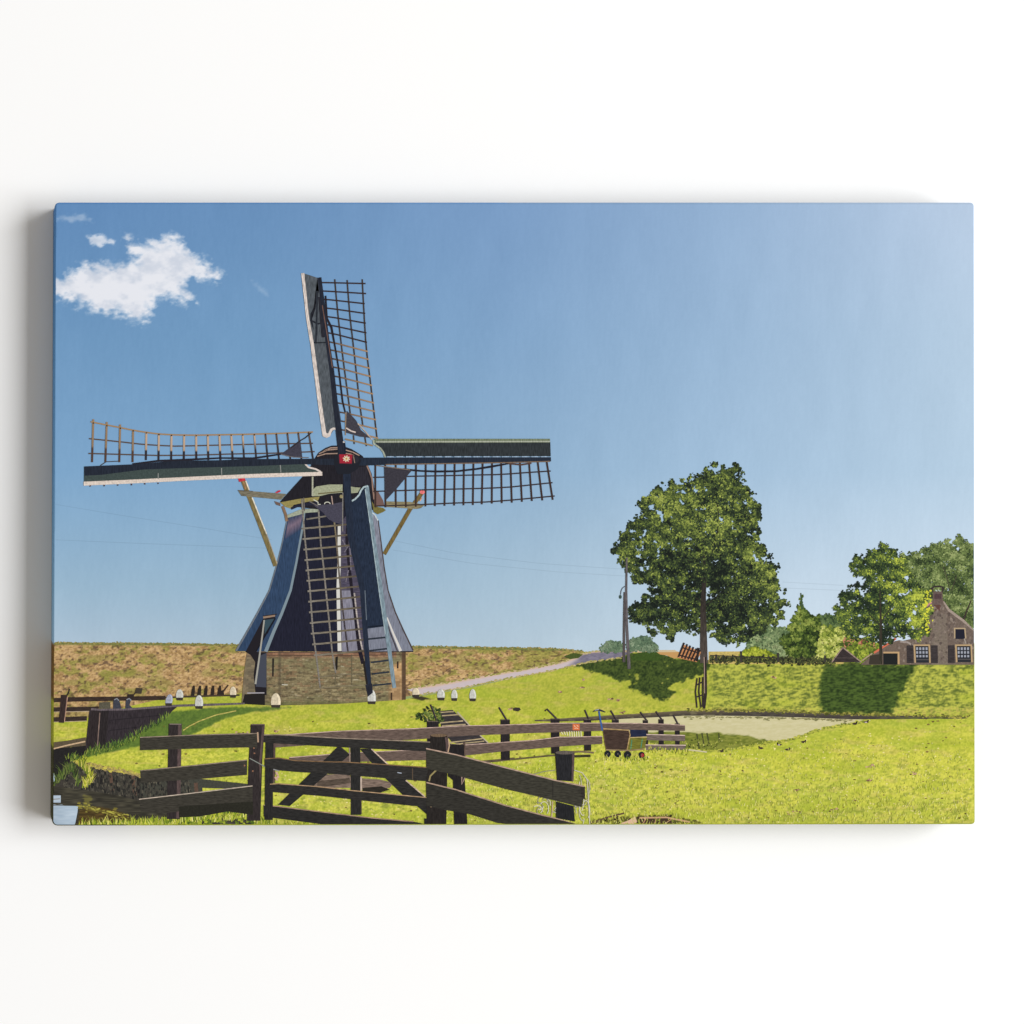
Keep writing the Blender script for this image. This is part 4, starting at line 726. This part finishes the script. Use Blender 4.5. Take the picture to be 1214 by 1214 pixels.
# ------------------------------------------------------------------ left background fence, bulwark, pegs, white caps
level(92)
WOODD = (56, 52, 50)
f = Part('back_fence', mat='printed_wood_ink', label='dark printed rail fence at the left edge before the tan bank'); f.poly([(60,827.6),(80,826.6),(196,825),(196,829.8),(80,831.8),(60,832.6)], (60, 48, 42)); fo = f.build()
for P1 in ([(60,838.6),(117,837.6),(117,843),(60,844)], [(60,850.4),(103,849),(103,854.6),(60,856)]):
    r = Part('rail', parent=fo, mat='printed_wood_ink'); r.poly(P1, (58, 48, 44)); r.line([P1[3], P1[2]], .7, (188, 168, 140)); r.build()
r = Part('post', parent=fo, mat='printed_post_ink'); r.poly([(72.4,823.7),(80,824),(75.8,857),(69.6,856.6)], (58, 46, 44)); r.line([(80,826),(76.4,855)], .9, (190, 150, 130)); r.line([(82.4,816.4),(81.6,820),(80,824)], 1.5, (50, 46, 46)); r.build()
f = Part('signboard', label='small dark printed board above the back fence'); f.poly([(161.4,815.4),(169,815.8),(167.6,822.6),(159.4,822)], (70, 62, 52)); f.poly([(151,823),(159,823),(158,829),(151,829)], (50, 42, 40)); f.line([(158,824),(162,820)], 1.2, (60,50,46)); f.build()
f = Part('stone_block', mat='printed_mottle_ink', label='grey printed block beside the bollard pair'); f.poly([(117.6,832.8),(130.6,832.4),(131,840),(117.6,840)], (92, 88, 74)); f.build()
for bx in (138, 152.6):
    f = Part('mooring_bollard', mat='printed_mottle_ink', label=('left' if bx < 140 else 'right') + ' one of two dark printed bollards on the timber wall')
    sg = 1 if bx < 140 else -1; f.poly([(bx-4,840.6),(bx-3.6 ,831),(bx-1*sg,827.6),(bx+3,829),(bx+3+2*sg,836),(bx+6,840.6)], (66, 68, 78)); f.line([(bx-2.6,829.6),(bx+.6,828),(bx+3,830.6)], 1.3, (140, 144, 150)); f.build()
f = Part('timber_wall', mat='printed_post_ink', label='dark printed timber bulwark with an upright plank end')
f.poly([(106,842),(120,841),(150,841),(210,838),(204,843),(200,848),(192,855),(182,860),(160,872),(129,886.6),(101,889)], (54, 48, 52)); f.poly([(108,841),(120,841),(114.4,888),(102,889)], (50, 43, 44)); f.line([(118.4,845),(115.4,886)], 1.1, (140, 118, 108)); f.poly([(120,843),(129,843),(125,886),(116.6,887)], (46, 41, 42))
f.line([(108,840.6),(118,841.4),(150,841),(210,836.6),(250,835.4),(290,834)], [2.6, 2.2, 2.4, 2.6, 2.6, 2], (104, 94, 98)); f.lines([[(130,854),(190,848)], [(130,866),(172,861)]], .8, (40, 36, 40)); f.build()
f = Part('plank_walk', mat='printed_wood_ink', label='thin printed plank edge curving over the lawn'); f.line([(217,866),(224,861),(236,855),(256,847.6),(280,842.6)], 1.4, (186, 176, 96)); f.build()
tf = Part('verge_tufts', label='printed grass growing against the timber wall'); tuft(tf, [(104,892),(130,886),(150,878),(176,864),(190,856),(200,848)], 190, 3, 8, [(76,104,48),(104,130,56),(128,146,66),(62,84,44)], .5)
tf.build()
for i, bx in enumerate((229,236.4,244,252,260)):
    f = Part('peg', label='upright dark printed peg in the row before the tan bank'); f.poly([(bx-2.6,825),(bx-1.6,817),(bx+.4,812.6),(bx+2,813),(bx+2.2,818),(bx+1.4,825)], (50, 42, 38)); f.build()
f = Part('leaning_rod', label='thin dark printed rod leaning right of the peg row'); f.line([(270.6,812),(263,822)], 1.5, (64, 48, 42)); f.poly([(258,820),(265,818),(266,825),(258,825)], (50,42,38)); f.line([(196,827),(220,826),(262,824.6),(284,824)], 2.0, (72, 60, 50)); f.build()
CAPS = [(213,817,827,9,0,'between the pegs and the grey tilted cap'),(200,823,833.6,8.6,1,'farthest left, grey and tilted'),(236,824,837,10,0,'on the plank walk below the pegs'),(276.3,813.8,823.8,8,2,'just left of the brick base'),(327,821.7,835.6,12,2,'before the brick base, cream coloured'),(440.7,817.6,831.4,10.4,0,'under the tip of the downward sail'),(493,815.4,823.6,9,2,'half sunk at the foot of the road'),(522.8,816.8,827,9.4,0,'left of the trio beside the road'),(538.6,817.4,827.6,7.6,0,'middle of the trio beside the road'),(560.4,816.8,828,8.2,0,'right of the trio beside the road')]
for cx, a, b_, wd, k, lab in CAPS:
    f = Part('marker_stone', mat='printed_mottle_ink', label='white printed marker stone ' + lab); h_ = b_ - a; w2 = wd / 2; tl = 1.6 if k == 1 else 0
    base = [(198,198,190),(164,168,184),(214,200,172)][k]
    f.poly([(cx-w2*.95,b_-1),(cx+w2*.95,b_-1),(cx+w2*.8,b_+3.4),(cx-w2*.8,b_+3.2)], (62, 56, 50))
    pr = [(-.92,1),(-.97,.7),(-.88,.45),(-.66,.2),(-.34,.05),(0,0),(.34,.05),(.66,.2),(.88,.45),(.97,.7),(.92,1)]
    f.poly([(cx + u * w2 + tl * (1 - v), a + v * h_) for u, v in pr], base)
    f.poly([(cx + u * w2 * .96 + tl * (1 - v), a + .3 + v * (h_-.4)) for u, v in [(.1,.04),(.34,.06),(.66,.2),(.88,.45),(.97,.7),(.9,.98),(.45,.98),(.55,.5)]], np.minimum(np.array(base) * 1.13, 244)); f.build()

# ------------------------------------------------------------------ steps and bush
level(70)
f = Part('wooden_steps', mat='printed_wood_ink', label='dark printed plank steps down the bank behind the fence'); f.poly([(520,843),(536.5,841.6),(579,880.6),(552,884),(536,880),(524,866)], (58, 54, 56)); so = f.build()
for L in ([(521,844.6),(538,843.6)], [(524,848.6),(545,847)], [(521,857),(549,854.6)], [(524,860.6),(552,858.8)], [(532,880.4),(572,875.6)], [(534,883),(574,878.6)]):
    r = Part('tread', parent=so, mat='printed_wood_ink'); r.line(L, 1.4, (178, 160, 124)); r.build()
r = Part('stringer', parent=so); r.line([(542,844),(557,860.4)], 1.5, (186, 174, 148)); r.build(); r = Part('stringer', parent=so); r.line([(569,871.6),(578.6,880.4)], 1.5, (190, 178, 150)); r.build(); r = Part('stringer', parent=so); r.line([(500.6,847),(508,854.6)], 1.6, (186, 172, 132)); r.build()
f = Part('bush', label='small leafy printed bush beside the steps'); foliage(f, [(488,842),(500,842),(508,838),(520,841),(526,848),(524,857),(508,857),(496,853)], 300, 1.1, [(30,38,26),(50,66,34),(90,108,50),(140,152,80)], gap=.36, edge=4, seed=61, cs=5.); f.build()
f = Part('dark_stone', label='small dark printed stone on the far lawn'); f.poly([(608,840),(611,838.6),(616,839),(617.4,841.4),(614,843.4),(608.6,842.4)], (60, 54, 48)); f.build()
# ------------------------------------------------------------------ middle fence
level(90)
GW = (104, 88, 80)
f = Part('field_rail_fence', mat='printed_wood_ink', label='long grey brown printed rail fence running to the pond')
def rail(part, top, bot, c, hl_=True):
    t = [(x, y) for x, y in top]; b_ = [(x, y) for x, y in bot][::-1]; part.poly(t + b_, c)
    if hl_: part.line(top, .9, np.minimum(np.array(c) * 1.75 + 18, 240))
f.line([(552,905),(590,901.6),(610,899.4)], 3, (96, 84, 66)); f.line([(600,901),(640,897),(660,895)], 2, (98, 88, 62)); f.line([(660,892),(690,891),(704,892.4)], 2.2, (120, 104, 80)); f.line([(662,895),(680,896.6),(700,896)], 3, (62, 60, 40)); fo = f.build()
for i, (x0, x1, y0, y1, rd) in enumerate(((506,520,855,884,[(510.3,835.2),(517.6,854)]),(593.4,604.4,853,901,[(591.4,838.5),(600.6,853.6)]),(652.9,663.2,852,893.6,[(646,843),(648.4,840.6),(659.8,852)]),(692,700.8,852.6,890,[(693.2,841.7),(697.8,852.5)]),(725.5,733.6,853,884,[(723.8,842.3),(730.7,853.6)]),(762,768.2,853.8,886,[(759,844),(766.5,854)]),(780.4,786.8,852.7,882.8,[(777.5,843.4),(784.4,853)]),(800,805.8,857.8,883,[(798.2,848),(803.4,858)]))):
    r = Part('post', parent=fo, mat='printed_post_ink'); r.poly([(x0,y0),(x1,y0),(x1,y1),(x0+.6,y1)], (42, 38, 40)); r.line([(x0+.5,y0+.2),(x1-.5,y0+.2)], 1, (104, 92, 82)); r.build()
    r = Part('iron_rod', parent=fo); r.line(rd, 2.0, (46, 40, 46)); r.line([(rd[-2][0]+.6,rd[-2][1]),(rd[-1][0]+.6,rd[-1][1])], .5, (96, 86, 84)); r.build()
for T_, B_ in (([(324,872),(400,866.8),(490,863.8),(549,860.5),(630,858.6),(652,857.4),(712,857.2),(740,857.3),(788,858.4),(812,860)], [(324,886.4),(400,881),(490,876.8),(549,872.4),(630,869),(652,868.4),(712,866.4),(740,865.4),(788,866),(812,866.4)]),
               ([(343,898),(400,893.6),(448,891),(506,888.6)], [(343,902),(400,903.6),(448,902.6),(506,901)]),
               ([(551,883),(600,879.8),(630,877.8),(663,873.8),(714,873)], [(551,895.8),(600,890.4),(630,888),(663,885),(714,881.8)]),
               ([(766,870.6),(812,871.8)], [(766,877.4),(812,878.6)]), ([(764,883),(813,883.4)], [(764,889),(813,889)])):
    r = Part('rail', parent=fo, mat='printed_wood_ink'); rail(r, T_, B_, GW if T_[0][0] < 700 else (114, 100, 92)); r.build()
r = Part('rail_end', parent=fo, mat='printed_post_ink'); r.poly([(548.8,880),(551.6,880),(551.6,897),(548.8,897)], (96, 80, 70)); r.poly([(534,883),(549,883),(549,897),(534,893)], (32, 30, 32)); r.line([(532,881.6),(549,884)], 1.2, (140, 126, 108)); r.build()
r = Part('plank_walk', mat='printed_wood_ink', label='weathered printed planks lying behind the gate'); r.poly([(376,926),(384,918),(414,918),(416,922),(450,924),(466,928),(462,934),(440,938),(420,934),(384,934),(372,932)], (128, 110, 98)); r.poly([(376,926),(414,922),(416,928),(376,934)], (88, 76, 66)); r.poly([(430,934),(452,932),(462,936),(450,940),(430,938)], (46,42,36)); r.build()
# small orange notice and white stakes
f = Part('notice', label='small orange printed notice with a pale mark on the top rail'); f.poly([(678.8,858.2),(687,858.4),(687,865.8),(678.8,865.6)], (216, 116, 70)); f.lines([[(680.4,860),(682,861.6)], [(683.6,860),(685.6,861.2)], [(681,863.8),(683,862.8),(685.4,863.8)]], .9, (238, 196, 164)); f.build()
for i in range(9):
    f = Part('white_stake', label='thin white printed stake below the orange notice'); x0 = 667 + i * 2.7; f.line([(x0 - max(0, 3 - i) * .6, 866.8 + max(0, 3 - i) * .3), (x0 + .4, 870.6 + min(i, 4) * .7)], 1.1, (226, 220, 180)); f.build()
# blue tool
level(106)
f = Part('pickaxe', label='printed pickaxe with a blue handle beside the cart'); f.line([(710,843),(712,855),(714.2,866.4)], 1.9, (58, 98, 158)); fo = f.build()
r = Part('pick_head', parent=fo); r.line([(703,843.6),(706,842.2),(709.6,841.4),(714,842.8),(717.6,844.2)], [1, 1.9, 2.2, 1.9, 1], (46, 48, 58)); r.line([(705,842),(710,841)], .6, (200, 206, 210)); r.build()
# cart
f = Part('cart', mat='printed_wood_ink', label='small brown printed handcart parked against the fence'); f.poly([(747,865),(765.4,865.4),(766.6,873.6),(747,874.4)], (38, 44, 66)); f.poly([(746,874.4),(767,873.4),(764.4,887.6),(744,889.2)], (116, 114, 46)); f.line([(747,874.4),(767,873.6)], 1, (196, 176, 120)); f.poly([(714.8,864),(745.4,865.6),(747,871),(743.2,888.8),(718.4,888)], (70, 55, 48))
f.line([(714.8,864),(745.2,865.6),(746.9,870.8),(743.4,888.6)], 1.3, (178, 150, 100)); f.line([(714.8,864),(717,880),(718.6,888)], 1, (96, 76, 62)); f.lines([[(749,877),(747.6,888)], [(761.4,876),(759.6,887)]], 1.0, (70, 140, 110)); f.line([(718,888.8),(744,889.8),(764,888)], 1.6, (142, 122, 92)); fo = f.build()
for cx, cy, r0, hub in ((720.3,893.8,4,0),(732.4,893.8,4,0),(744,895,4.7,0),(760.6,895,3.9,1)):
    r = Part('wheel', parent=fo); r.ell(cx, cy, r0 * .95, r0, (32, 36, 40), 16)
    if hub: r.ell(cx + .8, cy + .3, 2.0, 2.3, (172, 48, 50), 10)
    r.ell(cx, cy, .9, .9, (104, 96, 90), 8); r.build()
tf = Part('cart_tufts', label='printed grass blades at the cart wheels'); tuft(tf, [(714,899),(740,901),(768,900)], 70, 2, 5, GREENS, .5); tuft(tf, [(764,889),(800,891),(815,891)], 70, 2, 5, GREENS, .5); tf.build()

# ------------------------------------------------------------------ near fence, gate
level(96)
DKW = (62, 59, 52); BLK = (44, 43, 42)
def plank(parent, pts_top, pts_bot, c=DKW, hlc=(150, 134, 118), w=1.1, name='rail'):
    r = Part(name, parent=parent, mat='printed_wood_ink'); r.poly(list(pts_top) + list(pts_bot)[::-1], c); r.line(pts_top, w, hlc); return r.build()
def post(parent, pts, c=(52, 46, 46), litx=None, top=None):
    r = Part('post', parent=parent, mat='printed_post_ink'); r.poly(pts, c)
    if litx: r.poly(litx, (92, 76, 74))
    if top: r.ell(*top)
    return r.build()
# left section
fa = Part('near_fence', mat='printed_wood_ink', label='near dark printed fence section left of the gate'); fa.poly([(164.8,947.4),(230,940),(299.4,931.6),(299.4,951),(240,958),(200,964.6),(168,962)], DKW); fa.line([(164.8,947.8),(230,940.2),(299,931.8)], 1.3, (192, 176, 158)); fao = fa.build()
post(fao, [(200,858),(215.6,858),(213.4,971),(197.6,971)], litx=[(211,860),(215.4,859),(213.2,970),(209,970)]); post(fao, [(297.4,858.6),(314,858.6),(311,900),(308.6,973),(292.6,973),(294.8,900)], litx=[(311,861),(313.8,859.6),(310,900),(308.4,930),(307,905)])
plank(fao, [(166,874.2),(230,871.4),(304.8,869.4)], [(166,889.4),(230,887.6),(292,886),(304.6,887)]); plank(fao, [(166.4,913.6),(230,907.4),(293,901)], [(166.6,928),(230,924),(292.8,918.6)]); plank(fao, [(164.8,947.6),(230,940),(299.4,931.6)], [(167,962),(200,963.6),(240,958),(299.4,951)], hlc=(196, 180, 162))
r = Part('post_detail', parent=fao); r.line([(305.4,868),(306,880)], 1.8, (186, 156, 130)); r.line([(296,899),(312,907.6),(322,914)], 1.0, (142, 148, 140)); r.dabs([301,301.6,290,299.6], [887,893,907.6,914], 1.2, (150, 108, 84)); r.line([(201,858.4),(215,858.6)], 1.2, (132, 118, 112)); r.line([(298,859),(313.6,859)], 1.2, (110, 92, 90)); r.name = 'hinge_wire'; r.build()
r = Part('shadow_gap', parent=fao, mat='printed_mottle_ink'); r.poly([(212,956),(300,950),(300,966),(270,962),(236,968),(212,969)], (44, 43, 36)); r.name = 'under_rail_shade'; r.build()  # dark ink patch standing for the shade below the low rail
# gate
level(118)
g = Part('field_gate', mat='printed_wood_ink', label='dark printed five-piece timber gate with crossed braces'); g.poly([(312.6,954.6),(330,956),(382.7,962.7),(440,969.6),(490,974),(504,978),(504,984),(382,977.6),(330,970.4),(312.6,968)], BLK); g.line([(312.6,954.6),(330,956),(382.7,962.7),(440,969.6),(490,974)], 1.2, (166, 138, 116)); go = g.build()
plank(go, [(401.8,884),(414.6,894.8)], [(329.6,954),(343.4,955.6)], BLK, name='brace', hlc=(60, 56, 52)); 
r = Part('brace', parent=go, mat='printed_wood_ink'); r.poly([(426.6,887.6),(440.2,887.6),(462,907),(483,926.4),(504,944.4),(511.4,955),(511.4,970),(494.4,955.4),(477.6,942.4),(452,918)], BLK); r.line([(440.2,887.8),(461.4,907.6)], 1.4, (206, 182, 162)); r.line([(481,925),(503.6,944.4)], 1.4, (206, 182, 162)); r.build()
r = Part('upright', parent=go, mat='printed_post_ink'); r.poly([(415.6,883),(427,883),(427.8,966),(416,966)], BLK); r.line([(414.4,886),(414.8,904)], 1, (170, 150, 132)); r.line([(428,921),(428,938)], 1.8, (196, 176, 160)); r.line([(428,948),(428.2,965)], 1.2, (74, 62, 60)); r.build()
r = Part('upright', parent=go, mat='printed_post_ink'); r.poly([(314.8,871),(324,871),(323.4,972),(313.6,972)], BLK); r.line([(325.4,881),(324.6,928)], 2.4, (88, 72, 68)); r.build()
plank(go, [(312.6,871.2),(330,871),(400,875),(440,876.6),(511,879.8)], [(312.6,880),(330,881.4),(400,885.6),(440,887.6),(511,891)], (50, 48, 46)); plank(go, [(313.6,899.6),(330,898.4),(350,901.6),(384,903),(409,903.4),(460,906.6),(509,910)], [(313.6,908.6),(330,913.2),(350,915),(384,917),(409,918.6),(470,923.6),(509,926.4)], (50, 48, 46), (132, 104, 74)); plank(go, [(320,929.6),(330,929),(380,932.8),(415.7,937),(490,944),(506,945.4)], [(320,938.6),(330,939.6),(380,943.6),(415.7,947.4),(490,955.4),(506,956)], (48, 46, 44), (176, 146, 112))
r = Part('latch', parent=go); r.dabs([328,328.6,329.4,327,328], [916,918,921,922,924], 1.8, (206, 172, 150)); r.line([(324,912),(331,914)], 1.2, (150, 150, 150)); r.line([(471,915.8),(476,916.6)], 1.1, (170, 178, 190)); r.line([(489,911),(489,924)], 1, (96,80,64)); r.build()
# right section
level(140)
fb = Part('near_fence', mat='printed_wood_ink', label='near dark printed fence section right of the gate, running off the bottom'); fb.poly([(503,970),(512,972),(524,977),(524,984),(503,984)], (40, 40, 40)); fb.line([(512,971.6),(525,978)], 1.2, (190, 164, 150)); fbo = fb.build()
post(fbo, [(531,882),(550,883),(551,925),(554,984),(538.4,984),(537,925),(531,920)], (38, 35, 36)); post(fbo, [(510.2,872),(530,872),(530,925),(529,984),(506,984),(505,925),(509,905)], (42, 38, 36), litx=[(527.4,874),(531,874),(532.4,884),(531,892),(529,891)], top=(520.1, 871.8, 9.8, 1.9, (116, 96, 76), 16)); 
r = Part('post_lit_edge', parent=fbo); r.line([(531.6,876),(532.6,884),(531,891.6)], 1.4, (196, 166, 134)); r.line([(547.4,921),(547.2,930),(551,922)], 1.6, (162, 136, 124)); r.line([(517,913),(510,920),(508.6,926)], 1.9, (154, 140, 94)); r.line([(510,950),(511,957)], 1.6, (150, 128, 100)); r.name = 'lit_edge_and_tie'; r.build()  # lit post edges drawn in pale ink, plus tie marks
plank(fbo, [(505,887.4),(540,894.6),(600,910.2),(658,925),(693.2,932.4)], [(505.4,911),(540,919),(600,935.6),(630,942.4),(660,949.6),(689.6,956.8)], (60, 58, 50), (176, 150, 132), 1.5); plank(fbo, [(505.4,927.6),(540,936),(600,955),(640,965.6),(657,969.6),(683,977.6)], [(505.4,955),(529,960.4),(556,965),(590,975.6),(600,984),(683,984)], (52, 50, 45), (172, 146, 126), 1.5)
r = Part('broken_end', parent=fbo, mat='printed_wood_ink'); r.poly([(688,933),(693.4,932.6),(693.4,948),(690,946),(688.6,940)], (52, 48, 44)); r.line([(655.2,926),(655.2,946)], .7, (40,38,36)); r.build()
post(fbo, [(658,892),(681,892),(679.8,926.5),(660.2,925)], (40, 40, 43), litx=[(678,894),(681,893),(679.8,926.5),(677.6,926)], top=(669.5, 892.2, 11.4, 2.2, (98, 90, 84), 18)); 
r = Part('post_foot', parent=fbo, mat='printed_post_ink'); r.poly([(659,950),(680,955.6),(681.4,974),(659,969.6)], (38, 38, 40)); r.line([(655,950),(654,969)], 1.2, (196,170,140)); r.build()
level(136)
wr = Part('wire_coil', label='tangled pale printed wire around the fence end')
rs = np.random.default_rng(5)
for i in range(26):
    a0 = rs.uniform(0, 6.28); a = np.linspace(a0, a0 + rs.uniform(1.2, 3.4), 9); cx = rs.choice([688, 691, 694, 640, 648, 655]) + rs.normal(0, 2.5); rx = rs.uniform(3, 6); ry = rs.uniform(7, 20); cy = (rs.uniform(925, 968) if cx > 670 else rs.uniform(950, 962)); ry = ry if cx > 670 else rs.uniform(4, 9)
    wr._stroke([(cx + rx * math.cos(t), cy + ry * math.sin(t)) for t in a], .75, rs.choice([(196, 190, 172), (150, 146, 130), (222, 216, 200)])); Part.zz += 3e-7
wr.line([(632,918),(645,914.5),(658,913)], .9, (150, 146, 120)); wr.line([(681,913),(690,916),(696,924),(697.6,950),(699,978)], 1.0, (206, 200, 180)); wr.build()
level(96)
rb = Part('brush_heap', label='printed twigs and pale stone at the bottom edge right of the fence'); n = 260
bx = RNG.uniform(700, 832, n); rb.dabs(bx, 977 - RNG.uniform(0, 1, n) * np.interp(bx, [700, 725, 760, 790, 832], [3, 8, 10, 12, 2]), RNG.uniform(.8, 2.0, n), mix((52, 48, 30), (150, 150, 60), RNG.uniform(0, 1, n)), asp=1.6)
rb.line([(700,976),(720,969),(740,964)], 1.8, (98, 78, 60)); rb.poly([(734,979),(744,973),(753,968),(755,974),(753,980)], (222, 184, 156)); rb.poly([(755,968),(790,968),(800,980),(755,980)], (70, 56, 40)); rb.line([(758,969.6),(790,969),(818,974.6)], 1.8, (200, 160, 122)); rb.lines([[(762,978),(766,970)], [(776,979),(778,970)], [(788,978),(796,971)]], 1.4, (180, 140, 104)); tuft(rb, [(700,980),(760,981),(830,981)], 120, 3, 8, GREENS, .6); rb.build()
# wooden bars at the back of the canvas and its hanging
for (a, b_, c_, d_) in ((70, 1150, 246, 292), (70, 1150, 926, 972), (70, 116, 292, 926), (1104, 1150, 292, 926)):
    o = box('stretcher_bar', X(a), X(b_), 0.012, DEPTH - .001, Z(d_), Z(c_), barm, root)
